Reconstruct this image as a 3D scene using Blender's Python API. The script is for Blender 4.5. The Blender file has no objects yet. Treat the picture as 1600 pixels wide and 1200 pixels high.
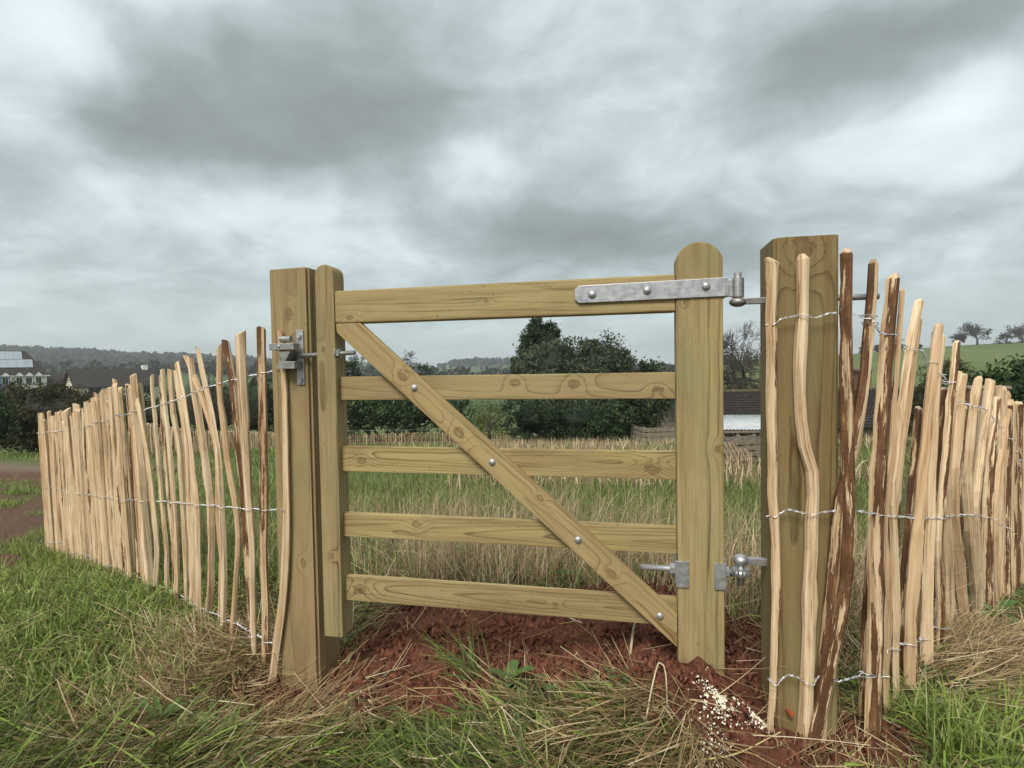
import bpy, bmesh, math, random
import numpy as np
from mathutils import Vector, Matrix

# ------------------------------------------------------------------ camera, sky, sun, exposure
scn = bpy.context.scene
COL = scn.collection
CAM_H, PITCH, ROLL, FPX = 1.15, math.radians(1.75), math.radians(-0.95), 850.0
cd = bpy.data.cameras.new('camera'); cam = bpy.data.objects.new('camera', cd); COL.objects.link(cam)
cd.sensor_width = 36; cd.lens = 36 * FPX / 1600; cd.clip_start = 0.05; cd.clip_end = 6000
cam.matrix_world = (Matrix.Translation((0, 0, CAM_H)) @ Matrix.Rotation(math.pi / 2 - PITCH, 4, 'X')
                    @ Matrix.Rotation(ROLL, 4, 'Z'))
scn.camera = cam
scn.render.engine = 'CYCLES'
scn.view_settings.view_transform = 'Standard'; scn.view_settings.look = 'None'
scn.view_settings.gamma = 1; scn.view_settings.use_curve_mapping = False
scn.view_settings.exposure = 1.32

SUN_EL, SUN_AZ = math.radians(50), math.radians(205)      # behind the camera, a little to the left
sd = bpy.data.lights.new('sun', 'SUN'); sun = bpy.data.objects.new('sun', sd); COL.objects.link(sun)
sd.energy = 1.5; sd.angle = math.radians(24); sd.color = (1.0, 0.95, 0.87)
sdir = Vector((math.sin(SUN_AZ) * math.cos(SUN_EL), math.cos(SUN_AZ) * math.cos(SUN_EL), math.sin(SUN_EL)))
sun.rotation_euler = sdir.to_track_quat('Z', 'Y').to_euler()

world = bpy.data.worlds.new('World'); scn.world = world; world.use_nodes = True


class NT:
    """small node-tree helper"""
    def __init__(self, tree):
        self.t = tree; self.n = tree.nodes; self.l = tree.links
    def add(self, kind, **kw):
        nd = self.n.new(kind)
        for k, v in kw.items():
            setattr(nd, k, v)
        return nd
    def put(self, sock, v):
        if hasattr(v, 'is_linked') or hasattr(v, 'links'):
            self.l.new(v, sock)
        else:
            sock.default_value = v
    def m(self, op, a, b=None, c=None, clamp=False):
        nd = self.add('ShaderNodeMath', operation=op, use_clamp=clamp)
        self.put(nd.inputs[0], a)
        if b is not None: self.put(nd.inputs[1], b)
        if c is not None: self.put(nd.inputs[2], c)
        return nd.outputs[0]
    def xyz(self, v):
        nd = self.add('ShaderNodeSeparateXYZ'); self.l.new(v, nd.inputs[0]); return nd.outputs
    def comb(self, x, y, z):
        nd = self.add('ShaderNodeCombineXYZ')
        for i, q in enumerate((x, y, z)): self.put(nd.inputs[i], q)
        return nd.outputs[0]
    def noise(self, vec, scale, detail=3, rough=0.5, dist=0.0, col=False):
        nd = self.add('ShaderNodeTexNoise')
        if vec is not None: self.l.new(vec, nd.inputs['Vector'])
        nd.inputs['Scale'].default_value = scale; nd.inputs['Detail'].default_value = detail
        nd.inputs['Roughness'].default_value = rough; nd.inputs['Distortion'].default_value = dist
        return nd.outputs['Color' if col else 'Fac']
    def mapv(self, vec, scale=(1, 1, 1), loc=(0, 0, 0)):
        nd = self.add('ShaderNodeMapping'); self.l.new(vec, nd.inputs['Vector'])
        nd.inputs['Scale'].default_value = scale
        self.put(nd.inputs['Location'], loc)
        return nd.outputs[0]
    def ramp(self, fac, stops, interp='LINEAR'):
        nd = self.add('ShaderNodeValToRGB'); cr = nd.color_ramp; cr.interpolation = interp
        while len(cr.elements) < len(stops): cr.elements.new(0.5)
        for e, (p, c) in zip(cr.elements, stops):
            e.position = p; e.color = (*c, 1) if len(c) == 3 else c
        self.put(nd.inputs[0], fac); return nd.outputs[0]
    def mix(self, fac, a, b, mode='MIX'):
        nd = self.add('ShaderNodeMix', data_type='RGBA', blend_type=mode)
        self.put(nd.inputs[0], fac)
        self.put(nd.inputs[6], a if not isinstance(a, tuple) or len(a) == 4 else (*a, 1))
        self.put(nd.inputs[7], b if not isinstance(b, tuple) or len(b) == 4 else (*b, 1))
        return nd.outputs[2]
    def rng(self, v, a, b, c=0.0, d=1.0, smooth=False):
        nd = self.add('ShaderNodeMapRange', clamp=True)
        if smooth: nd.interpolation_type = 'SMOOTHSTEP'
        self.put(nd.inputs[0], v)
        for i, q in enumerate((a, b, c, d)): nd.inputs[i + 1].default_value = q
        return nd.outputs[0]


# overcast sky: layered cloud sheet, thick and thin places, over a clear-sky model
w = NT(world.node_tree); w.n.clear()
wo = w.add('ShaderNodeOutputWorld'); bg = w.add('ShaderNodeBackground'); w.l.new(bg.outputs[0], wo.inputs[0])
sky = w.add('ShaderNodeTexSky', sky_type='NISHITA'); sky.sun_disc = False
sky.sun_elevation = SUN_EL; sky.sun_rotation = SUN_AZ
tc = w.add('ShaderNodeTexCoord')
dx, dy, dz = w.xyz(tc.outputs['Generated'])
hz = w.m('ADD', w.m('MAXIMUM', dz, 0.0), 0.35)
cu, cv = w.m('DIVIDE', dx, hz), w.m('DIVIDE', dy, hz)
cuv = w.comb(cu, cv, 0.0)
warp = w.noise(cuv, 2.4, 5, 0.42, 0.0, True)
wv = w.add('ShaderNodeVectorMath', operation='MULTIPLY_ADD')
w.l.new(warp, wv.inputs[0]); wv.inputs[1].default_value = (0.30, 0.30, 0); w.l.new(cuv, wv.inputs[2])
cw = wv.outputs[0]
n1 = w.noise(w.mapv(cw, (1.7, 2.0, 1), (3.1, 0.4, 0)), 1.0, 6, 0.5)
n2 = w.noise(w.mapv(cw, (4.4, 4.4, 1), (7.7, 2.0, 0)), 1.0, 10, 0.60)
wx, wy, _ = w.xyz(cw)
thick = w.m('ADD', w.m('MULTIPLY', n1, 0.28), w.m('MULTIPLY', n2, 0.42))
# thicker and thinner places in the cloud sheet: (u, v, ru, rv, weight)
CLOUDS = [(-0.72, 1.11, 0.21, 0.13, 0.22), (-0.54, 1.25, 0.25, 0.13, 0.22), (-0.26, 1.27, 0.16, 0.18, 0.16), (-0.19, 1.08, 0.16, 0.13, 0.11), (-0.42, 1.01, 0.13, 0.09, 0.11),
          (0.16, 1.61, 0.29, 0.17, 0.22), (0.51, 1.72, 0.33, 0.17, 0.17), (0.59, 1.03, 0.16, 0.09, 0.20), (0.53, 1.17, 0.15, 0.09, 0.12), (0.69, 0.94, 0.11, 0.06, 0.13), (1.09, 1.37, 0.15, 0.12, 0.13),
          (-0.76, 0.9, 0.09, 0.10, -0.18), (-0.94, 1.1, 0.07, 0.1, -0.2), (-0.48, 0.89, 0.1, 0.05, -0.12), (-0.88, 1.38, 0.21, 0.11, -0.07), (-0.57, 1.53, 0.22, 0.14, -0.07), (-0.09, 1.38, 0.1, 0.13, -0.16),
          (-0.35, 1.71, 0.2, 0.12, -0.05), (0.27, 1.13, 0.16, 0.11, -0.06), (0.33, 1.37, 0.2, 0.13, -0.1), (0.85, 1.04, 0.09, 0.07, -0.22), (0.85, 1.21, 0.13, 0.09, -0.16), (1.02, 1.15, 0.07, 0.11, -0.14)]
for (a, b, ra, rb, wt) in CLOUDS:
    e = w.m('ADD', w.m('POWER', w.m('DIVIDE', w.m('SUBTRACT', wx, a + 0.15), ra * 1.15), 2), w.m('POWER', w.m('DIVIDE', w.m('SUBTRACT', wy, b + 0.15), rb * 1.15), 2))
    thick = w.m('ADD', thick, w.m('MULTIPLY', w.m('EXPONENT', w.m('MULTIPLY', e, -1)), wt * 0.95))
cl = w.ramp(thick, [(0.12, (0.385, 0.431, 0.437)), (0.27, (0.305, 0.348, 0.354)), (0.38, (0.219, 0.252, 0.256)), (0.52, (0.141, 0.162, 0.162)), (0.74, (0.098, 0.111, 0.109))])
# towards the horizon the sheet is seen through more bright air
hor = w.rng(dz, 0.0, 0.20, 0.5, 0.0, True)
cl = w.mix(hor, cl, (0.275, 0.315, 0.324, 1))
skc = w.mix(1.0, sky.outputs[0], (0.05, 0.05, 0.05, 1), 'MULTIPLY')
w.l.new(w.mix(0.94, skc, cl), bg.inputs[0]); bg.inputs[1].default_value = 1.0

# ------------------------------------------------------------------ geometry helpers
CM = np.array((Matrix.Rotation(math.pi / 2 - PITCH, 3, 'X') @ Matrix.Rotation(ROLL, 3, 'Z')))
EYE = np.array([0, 0, CAM_H])


def ray(px, py):
    return CM @ np.array([(px - 800) / FPX, (600 - py) / FPX, -1.0])


def at(px, py, d):
    v = ray(px, py); return EYE + v * (d / v[1])


def on_plane(px, py, p0, n):
    v = ray(px, py); t = ((p0 - EYE) @ n) / (v @ n); return EYE + v * t


TH = math.radians(11.95)
GU = np.array([math.cos(TH), -math.sin(TH), 0]); GV = np.array([math.sin(TH), math.cos(TH), 0])
G0 = np.array([0.514, 1.71, 0.0])


def guv(u, v, z=0.0):
    return G0 + GU * u + GV * v + np.array([0, 0, z])


RS = np.random.RandomState(11)
random.seed(11)


def vnoise(x, y, seed=0):
    x = np.asarray(x, float); y = np.asarray(y, float)
    xi = np.floor(x).astype(np.int64); yi = np.floor(y).astype(np.int64)
    fx = x - xi; fy = y - yi; fx = fx * fx * (3 - 2 * fx); fy = fy * fy * (3 - 2 * fy)
    def h(a, b):
        k = (a * 374761393 + b * 668265263 + seed * 1442695041) & 0xFFFFFFFF
        k = ((k ^ (k >> 13)) * 1274126177) & 0xFFFFFFFF
        return ((k ^ (k >> 16)) & 0xFFFF) / 65535.0
    return (h(xi, yi) * (1 - fx) + h(xi + 1, yi) * fx) * (1 - fy) + (h(xi, yi + 1) * (1 - fx) + h(xi + 1, yi + 1) * fx) * fy


def fbm(x, y, seed=0, oct=4):
    s = 0; a = 0.5; t = 0
    for i in range(oct):
        s = s + a * vnoise(np.asarray(x) * 2 ** i, np.asarray(y) * 2 ** i, seed + i * 17); t += a; a *= 0.5
    return s / t


def sstep(a, b, x):
    t = np.clip((np.asarray(x, float) - a) / (b - a), 0, 1); return t * t * (3 - 2 * t)


def np_mesh(name, verts, faces, col=None, smooth=False):
    """faces: (n,k) int array, all the same size"""
    me = bpy.data.meshes.new(name)
    verts = np.asarray(verts, np.float32); faces = np.asarray(faces, np.int32)
    n, k = faces.shape
    me.vertices.add(len(verts)); me.vertices.foreach_set('co', verts.ravel())
    me.loops.add(n * k); me.loops.foreach_set('vertex_index', faces.ravel())
    me.polygons.add(n); me.polygons.foreach_set('loop_start', np.arange(0, n * k, k, dtype=np.int32))
    if smooth: me.polygons.foreach_set('use_smooth', np.ones(n, bool))
    if col is not None:
        a = me.color_attributes.new('Col', 'FLOAT_COLOR', 'POINT')
        c = np.ones((len(verts), 4), np.float32); c[:, :col.shape[1]] = col
        a.data.foreach_set('color', c.ravel())
    me.update(calc_edges=True)
    return me


def link(name, me, mat=None, parent=None):
    o = bpy.data.objects.new(name, me); COL.objects.link(o)
    if mat is not None and me is not None and len(me.materials) == 0: me.materials.append(mat)
    if parent is not None: o.parent = parent
    return o


def tag(o, label=None, cat=None, group=None, kind=None):
    if label: o['label'] = label
    if cat: o['category'] = cat
    if group: o['group'] = group
    if kind: o['kind'] = kind
    return o


def empty(name, loc=(0, 0, 0), rz=0.0, label=None, cat=None, group=None):
    o = bpy.data.objects.new(name, None); COL.objects.link(o)
    o.location = tuple(float(q) for q in loc); o.rotation_euler = (0, 0, rz); o.empty_display_size = 0.1
    return tag(o, label, cat, group)


def bm_obj(name, bm, mat, parent=None, smooth=False):
    me = bpy.data.meshes.new(name); bm.normal_update(); bm.to_mesh(me); bm.free()
    if smooth:
        for p in me.polygons: p.use_smooth = True
    return link(name, me, mat, parent)


def box_bm(x0, x1, y0, y1, z0, z1, bev=0.0, seg=2, bm=None):
    own = bm is None
    b = bmesh.new()
    bmesh.ops.create_cube(b, size=1)
    for v in b.verts:
        v.co = Vector(((x0 + x1) / 2 + v.co.x * (x1 - x0), (y0 + y1) / 2 + v.co.y * (y1 - y0), (z0 + z1) / 2 + v.co.z * (z1 - z0)))
    if bev: bmesh.ops.bevel(b, geom=b.edges[:], offset=bev, segments=seg, affect='EDGES', profile=0.6)
    if own: return b
    me = bpy.data.meshes.new('tmp'); b.to_mesh(me); b.free(); bm.from_mesh(me); bpy.data.meshes.remove(me)
    return bm


def cyl_bm(p, q, r0, r1=None, n=12, bm=None, caps=True):
    own = bm is None
    if own: bm = bmesh.new()
    p = Vector(p); q = Vector(q); r1 = r0 if r1 is None else r1
    d = (q - p); m = Matrix.Translation((p + q) / 2) @ d.to_track_quat('Z', 'Y').to_matrix().to_4x4()
    bmesh.ops.create_cone(bm, cap_ends=caps, segments=n, radius1=r0, radius2=r1, depth=d.length, matrix=m)
    return bm


def dome_bm(c, axis, r, h, n=14, bm=None):
    own = bm is None
    if own: bm = bmesh.new()
    q = Vector(axis).to_track_quat('Z', 'Y').to_matrix().to_4x4(); rings = []
    for k in range(4):
        a = k / 4 * math.pi / 2
        rings.append([bm.verts.new((Matrix.Translation(Vector(c)) @ q) @ Vector((r * math.cos(a) * math.cos(2 * math.pi * i / n), r * math.cos(a) * math.sin(2 * math.pi * i / n), h * math.sin(a)))) for i in range(n)])
    top = bm.verts.new((Matrix.Translation(Vector(c)) @ q) @ Vector((0, 0, h)))
    for a, b in zip(rings[:-1], rings[1:]):
        for i in range(n): bm.faces.new((a[i], a[(i + 1) % n], b[(i + 1) % n], b[i]))
    for i in range(n): bm.faces.new((rings[-1][i], rings[-1][(i + 1) % n], top))
    return bm


def ball_bm(c, rx, ry, rz, bm=None, n=14):
    own = bm is None
    if own: bm = bmesh.new()
    bmesh.ops.create_uvsphere(bm, u_segments=n, v_segments=n // 2 + 2, radius=1, matrix=Matrix.Translation(Vector(c)) @ Matrix.Diagonal((rx, ry, rz, 1)))
    return bm


# ------------------------------------------------------------------ materials
def new_mat(name):
    m = bpy.data.materials.new(name); m.use_nodes = True
    t = NT(m.node_tree); t.n.clear()
    out = t.add('ShaderNodeOutputMaterial'); b = t.add('ShaderNodeBsdfPrincipled')
    t.l.new(b.outputs[0], out.inputs[0])
    b.inputs['Roughness'].default_value = 0.8
    if 'Specular IOR Level' in b.inputs: b.inputs['Specular IOR Level'].default_value = 0.25
    return m, t, b, out


def bump(t, b, h, strength=0.3, dist=0.002):
    nd = t.add('ShaderNodeBump'); nd.inputs['Strength'].default_value = strength; nd.inputs['Distance'].default_value = dist
    t.l.new(h, nd.inputs['Height']); t.l.new(nd.outputs[0], b.inputs['Normal'])


def simple_mat(name, col, rough=0.8, var=0.15, scale=4.0, metal=0.0, bumps=0.0):
    m, t, b, o = new_mat(name)
    c = t.add('ShaderNodeTexCoord').outputs['Object']
    n = t.noise(c, scale, 5, 0.6)
    lo = tuple(q * (1 - var) for q in col); hi = tuple(min(1, q * (1 + var)) for q in col)
    t.l.new(t.ramp(n, [(0.3, lo), (0.7, hi)]), b.inputs['Base Color'])
    b.inputs['Roughness'].default_value = rough; b.inputs['Metallic'].default_value = metal
    if bumps: bump(t, b, n, bumps, 0.01)
    return m


def wood_mat(name, light, dark, centre, tilt, spacing, knots=(), green=0.25, seed=0.0, amp=0.55, knotcol=(0.12, 0.065, 0.025), dirt=0.0):
    """sawn timber, length along local X: growth rings about a tilted pith line, bent round the knots"""
    m, t, b, o = new_mat(name)
    g_ = 0.90 + 0.22 * ((seed * 0.618) % 1.0); h_ = 0.94 + 0.12 * ((seed * 0.37) % 1.0)      # boards differ a little
    light = (light[0] * g_ * 0.98, light[1] * g_ * (1.0 - 0.3 * (h_ - 1)), light[2] * g_ * h_); dark = tuple(q * g_ for q in dark)
    oc = t.add('ShaderNodeTexCoord').outputs['Object']
    x, y, z = t.xyz(oc)
    offs = (seed * 3.7, seed * 1.3, seed * 2.1)
    wn = t.noise(t.mapv(oc, (1.6, 7, 7), offs), 1.0, 3, 0.5, 0, True)
    wx_, wy_, wz_ = t.xyz(wn)
    yy = t.m('ADD', t.m('ADD', y, -centre[0]), t.m('ADD', t.m('MULTIPLY', t.m('SUBTRACT', wx_, 0.5), 0.018), t.m('MULTIPLY', x, tilt[0])))
    zz = t.m('ADD', t.m('ADD', z, -centre[1]), t.m('ADD', t.m('MULTIPLY', t.m('SUBTRACT', wy_, 0.5), 0.014), t.m('MULTIPLY', x, tilt[1])))
    r = t.m('SQRT', t.m('ADD', t.m('MULTIPLY', yy, yy), t.m('MULTIPLY', zz, zz)))
    core = None
    for (kx, kz, kr) in knots:
        ex = t.m('DIVIDE', t.m('SUBTRACT', x, kx), kr * 1.5)
        ez = t.m('DIVIDE', t.m('SUBTRACT', z, kz), kr)
        d2 = t.m('ADD', t.m('MULTIPLY', ex, ex), t.m('MULTIPLY', ez, ez))
        d2 = t.m('ADD', d2, t.m('MULTIPLY', t.m('SUBTRACT', t.noise(t.mapv(oc, (30, 60, 60), offs), 1.0, 3, 0.6), 0.5), 2.6))
        r = t.m('ADD', r, t.m('MULTIPLY', t.m('EXPONENT', t.m('MULTIPLY', d2, -0.22)), kr * 1.3))
        k = t.ramp(d2, [(0.0, (0.45,) * 3), (0.35, (0.8,) * 3), (0.5, (0.5,) * 3), (0.8, (0.95,) * 3), (1.0, (0.0,) * 3)])
        k = t.xyz(k)[0]
        core = k if core is None else t.m('MAXIMUM', core, k)
    fr = t.m('FRACT', t.m('DIVIDE', r, spacing))
    ringm = t.ramp(fr, [(0.0, (0.05, 0.05, 0.05)), (0.6, (0.14, 0.14, 0.14)), (0.80, (0.55, 0.55, 0.55)), (0.91, (1.5, 1.5, 1.5)), (0.96, (1.3, 1.3, 1.3)), (1.0, (0.05, 0.05, 0.05))])
    fib = t.m('ADD', t.m('MULTIPLY', t.noise(t.mapv(oc, (5, 230, 230), offs), 1.0, 4, 0.65), 0.5), t.m('MULTIPLY', t.noise(t.mapv(oc, (2.5, 75, 75), offs), 1.0, 4, 0.6), 0.5))
    mod = t.noise(t.mapv(oc, (2.2, 14, 14), offs), 1.0, 4, 0.6)
    fac = t.m('MULTIPLY', t.m('MULTIPLY', ringm, amp), t.rng(mod, 0.3, 0.7, 0.35, 1.2))
    fac = t.m('ADD', fac, t.m('MULTIPLY', t.m('SUBTRACT', fib, 0.5), 2.2), clamp=True)
    c = t.mix(fac, light, dark)
    st = t.noise(t.mapv(oc, (3.0, 9, 9), (offs[0] + 5, 0, 0)), 1.0, 4, 0.6)
    c = t.mix(t.m('MULTIPLY', t.rng(st, 0.42, 0.68), green), c, (0.235, 0.235, 0.105))
    st3 = t.noise(t.mapv(oc, (2.0, 5, 5), (offs[0] + 15, 7, 1)), 1.0, 5, 0.65)
    c = t.mix(t.m('MULTIPLY', t.rng(st3, 0.48, 0.68), 0.5), c, (0.20, 0.125, 0.06))
    st2 = t.noise(t.mapv(oc, (1.2, 25, 25), (offs[0] + 9, 3, 0)), 1.0, 4, 0.65)
    c = t.mix(t.m('MULTIPLY', t.rng(st2, 0.48, 0.75), 0.6), c, (0.17, 0.095, 0.035))
    crk = t.noise(t.mapv(oc, (1.1, 60, 60), (offs[0] + 21, 1, 5)), 1.0, 3, 0.55)
    c = t.mix(t.m('MULTIPLY', t.rng(crk, 0.66, 0.70), 0.5), c, (0.07, 0.04, 0.018))
    spk = t.noise(t.mapv(oc, (55, 90, 90), offs), 1.0, 2, 0.5)
    c = t.mix(t.m('MULTIPLY', t.rng(spk, 0.70, 0.76), 0.55), c, (0.09, 0.05, 0.02))
    if core is not None:
        c = t.mix(t.m('MULTIPLY', core, 0.72), c, knotcol)
    if dirt:   # red soil splashed up the foot of a post: length runs upwards from x = 0
        dn = t.noise(t.mapv(oc, (9, 9, 9), offs), 1.0, 5, 0.6)
        c = t.mix(t.m('MULTIPLY', t.rng(t.m('ADD', x, t.m('MULTIPLY', dn, -dirt)), 0.0, -dirt * 0.55), 0.65), c, (0.17, 0.065, 0.04))
    t.l.new(c, b.inputs['Base Color'])
    b.inputs['Roughness'].default_value = 0.72
    bump(t, b, t.m('ADD', t.m('MULTIPLY', ringm, 0.5), fib), 0.35, 0.0015)
    return m


def pale_mat(name, bark_level):
    """cleft chestnut: pale split faces, brown bark left on the rounded side (mesh attribute)"""
    m, t, b, o = new_mat(name)
    oc = t.add('ShaderNodeAttribute', attribute_name='Sec').outputs['Vector']
    oi = t.add('ShaderNodeObjectInfo').outputs['Random']
    off = t.comb(t.m('MULTIPLY', oi, 31.0), t.m('MULTIPLY', oi, 17.0), t.m('MULTIPLY', oi, 57.0))
    va = t.add('ShaderNodeVectorMath', operation='ADD'); t.l.new(oc, va.inputs[0]); t.l.new(off, va.inputs[1])
    p = va.outputs[0]
    fib = t.noise(t.mapv(p, (120, 120, 4)), 1.0, 5, 0.65)
    mid = t.noise(t.mapv(p, (45, 45, 2.2)), 1.0, 5, 0.65)
    blot = t.noise(t.mapv(p, (26, 26, 8)), 1.0, 5, 0.65)
    split = t.ramp(t.m('ADD', t.m('MULTIPLY', fib, 0.6), t.m('MULTIPLY', mid, 0.4)),
                   [(0.32, (0.12, 0.055, 0.022)), (0.41, (0.40, 0.250, 0.130)), (0.49, (0.62, 0.450, 0.270)), (0.62, (0.78, 0.635, 0.435))])
    hue = t.rng(t.m('FRACT', t.m('MULTIPLY', oi, 7.3)), 0, 1, 0.0, 0.28)
    split = t.mix(hue, split, (0.47, 0.33, 0.185, 1), 'MIX')
    split = t.mix(t.m('MULTIPLY', t.rng(t.m('FRACT', t.m('MULTIPLY', oi, 13.7)), 0.55, 1.0), 0.45), split, (0.40, 0.225, 0.105))
    split = t.mix(t.m('MULTIPLY', t.rng(blot, 0.58, 0.72), 0.4), split, (0.26, 0.14, 0.062))
    dk = t.noise(t.mapv(p, (70, 70, 2.0)), 1.0, 4, 0.6)
    split = t.mix(t.m('MULTIPLY', t.rng(dk, 0.60, 0.68), 0.6), split, (0.14, 0.07, 0.032))
    bkc = t.ramp(t.m('ADD', t.m('MULTIPLY', fib, 0.4), t.m('MULTIPLY', blot, 0.6)),
                 [(0.3, (0.045, 0.022, 0.012)), (0.5, (0.12, 0.056, 0.025)), (0.60, (0.20, 0.10, 0.043)), (0.68, (0.46, 0.30, 0.14))])
    rg = t.noise(t.mapv(p, (14, 14, 210)), 1.0, 2, 0.5)
    bkc = t.mix(t.m('MULTIPLY', t.rng(rg, 0.56, 0.68), 0.35), bkc, (0.035, 0.017, 0.01))
    at_ = t.add('ShaderNodeAttribute', attribute_name='Col'); bx = t.xyz(at_.outputs['Vector'])[0]
    patch = t.noise(t.mapv(p, (48, 48, 4.0)), 1.0, 5, 0.7)
    isb = t.rng(t.m('ADD', bx, t.m('MULTIPLY', t.m('SUBTRACT', patch, 0.5), 2.6)), 0.84, 0.91)
    t.l.new(t.mix(isb, split, bkc), b.inputs['Base Color'])
    b.inputs['Roughness'].default_value = 0.75
    bump(t, b, t.m('ADD', t.m('ADD', fib, mid), t.m('MULTIPLY', isb, 0.7)), 0.55, 0.002)
    return m


def leaf_mat(name, rough=0.6, trans=0.3):
    m, t, b, o = new_mat(name)
    a = t.add('ShaderNodeAttribute', attribute_name='Col').outputs['Color']
    t.l.new(a, b.inputs['Base Color']); b.inputs['Roughness'].default_value = rough
    tr = t.add('ShaderNodeBsdfTranslucent'); t.l.new(a, tr.inputs[0])
    mx = t.add('ShaderNodeMixShader'); mx.inputs[0].default_value = trans
    t.l.new(b.outputs[0], mx.inputs[1]); t.l.new(tr.outputs[0], mx.inputs[2]); t.l.new(mx.outputs[0], o.inputs[0])
    return m


def galv_mat(name, v=0.42, rough=0.42, tint=(1, 1.0, 1.02)):
    m, t, b, o = new_mat(name)
    oc = t.add('ShaderNodeTexCoord').outputs['Object']
    n = t.noise(oc, 45, 5, 0.65); n2 = t.noise(t.mapv(oc, (25, 25, 160)), 1.0, 3, 0.6)
    f = t.m('ADD', t.m('MULTIPLY', n, 0.6), t.m('MULTIPLY', n2, 0.4))
    t.l.new(t.ramp(f, [(0.3, tuple(v * 0.72 * q for q in tint)), (0.5, tuple(v * q for q in tint)), (0.72, tuple(min(1, v * 1.28) * q for q in tint))]), b.inputs['Base Color'])
    b.inputs['Metallic'].default_value = 0.75
    t.l.new(t.rng(n, 0.3, 0.7, rough - 0.1, rough + 0.2), b.inputs['Roughness'])
    bump(t, b, f, 0.25, 0.001)
    return m


GALV = galv_mat('galvanised steel', 0.46)
GALV_D = galv_mat('dull zinc steel', 0.34, 0.5, (1, 0.99, 0.95))
WIRE = galv_mat('fence wire', 0.75, 0.35)
LEAF = leaf_mat('leaves'); LEAF_G = leaf_mat('glossy leaves', 0.38, 0.2); BLADE = leaf_mat('grass blades', 0.6, 0.35); STRAW = leaf_mat('dry stalks', 0.7, 0.28)
BARKM = simple_mat('tree bark', (0.075, 0.062, 0.048), 0.9, 0.35, 8)
PALE = [pale_mat('cleft chestnut clean', 0.0), pale_mat('cleft chestnut part barked', 0.55), pale_mat('chestnut in bark', 1.0)]

# ------------------------------------------------------------------ ground
_ys = [-40, 0, 2.0, 2.85, 4.75, 8, 15, 18, 22, 37, 60, 100, 200, 400, 3000]
_zs = [0.3, 0.02, 0.0, -0.04, -0.38, -0.80, -1.30, -1.55, -2.2, -4.05, -5.6, -8.5, -16, -30, -40]


RA_, RB_ = np.array([0.985, 1.508]), np.array([4.0, 4.25])


def terrain(x, y):
    x = np.asarray(x, float); y = np.asarray(y, float)
    z = np.interp(y, _ys, _zs)
    z = 0.5 * z + 0.25 * np.interp(y - 0.35, _ys, _zs) + 0.25 * np.interp(y + 0.35, _ys, _zs)
    z = z - 0.115 * np.clip(x - 1.15, 0, 3.2) * sstep(9, 4.5, y) * sstep(1.0, 2.0, y)
    z = z + 0.03 * np.exp(-((x + 2.1) ** 2 + (y - 2.9) ** 2) / 1.0)
    u = (x - G0[0]) * GU[0] + (y - G0[1]) * GU[1]; v = (x - G0[0]) * GV[0] + (y - G0[1]) * GV[1]
    band = sstep(-1.35, -0.9, u) * sstep(0.35, 0.12, u)
    hgt = 0.065 + 0.11 * sstep(-0.7, 0.0, u)
    z = z + band * hgt * sstep(-0.42, 0.03, v) * (1 - sstep(0.5, 1.6, v))
    fd = RB_ - RA_; fl = math.hypot(*fd); fs = ((x - RA_[0]) * fd[0] + (y - RA_[1]) * fd[1]) / fl; fn = ((x - RA_[0]) * fd[1] - (y - RA_[1]) * fd[0]) / fl
    z = z + 0.06 * np.exp(-(fn / 0.28) ** 2) * sstep(-0.15, 0.15, fs) * sstep(2.2, 1.0, fs)
    z = z - 0.05 * np.exp(-((u + 1.36) ** 2 / 0.05 + (v - 0.0) ** 2 / 0.02))
    z = z - 0.03 * np.exp(-((u - 0.22) ** 2 + (v + 0.06) ** 2) / 0.006) + 0.035 * np.exp(-((u - 0.45) ** 2 / 0.12 + (v + 0.2) ** 2 / 0.06))
    return z


def gu_v(x, y):
    return (x - G0[0]) * GU[0] + (y - G0[1]) * GU[1], (x - G0[0]) * GV[0] + (y - G0[1]) * GV[1]


LA = np.array([-0.8526, 2.0146, 0]); LB = np.array([-4.116, 4.75, 0])        # left fence line
RA = np.array([0.985, 1.508, 0]); RB = np.array([4.0, 4.25, 0])            # right fence line


def soil_mask(x, y):
    """bare red soil, 0..1"""
    x = np.asarray(x, float); y = np.asarray(y, float)
    u, v = gu_v(x, y)
    n = fbm(x * 3.1, y * 3.1, 5) - 0.5
    s = sstep(-0.24, -0.06, v + 0.45 * n) * (1 - sstep(0.62, 0.95, v + 0.5 * n)) * sstep(-1.45, -1.15, u + 0.3 * n) * (1 - sstep(0.30, 0.55, u))
    s = np.maximum(s, np.exp(-(((u + 1.36) / 0.24) ** 2 + ((v + 0.03) / 0.20) ** 2) ** 1.5) * 1.1)
    s = np.maximum(s, np.exp(-(((u - 0.22) / 0.23) ** 2 + ((v + 0.13) / 0.17) ** 2) ** 1.5) * 1.1)
    s = np.maximum(s, np.exp(-(((u - 0.52) / 0.13) ** 2 + ((v + 0.10) / 0.12) ** 2) ** 1.5) * 0.9)
    return np.clip(s, 0, 1)


def track_mask(x, y):
    x = np.asarray(x, float); y = np.asarray(y, float)
    n = fbm(x * 0.9, y * 0.9, 9)
    lx = LA[0] + (y - LA[1]) / (LB[1] - LA[1]) * (LB[0] - LA[0])
    lx = np.where(y > LB[1], LB[0] - 0.45 * (y - LB[1]), lx)
    left = sstep(0.05, 0.5, -(x - lx) - 0.1)
    near = sstep(3.3, 4.0, y + 1.2 * (n - 0.5)) * (1 - sstep(13.2, 14.0, y))
    return np.clip(left * near * sstep(0.36, 0.50, n + 0.13), 0, 1) * sstep(-30, -20, x)


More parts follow.
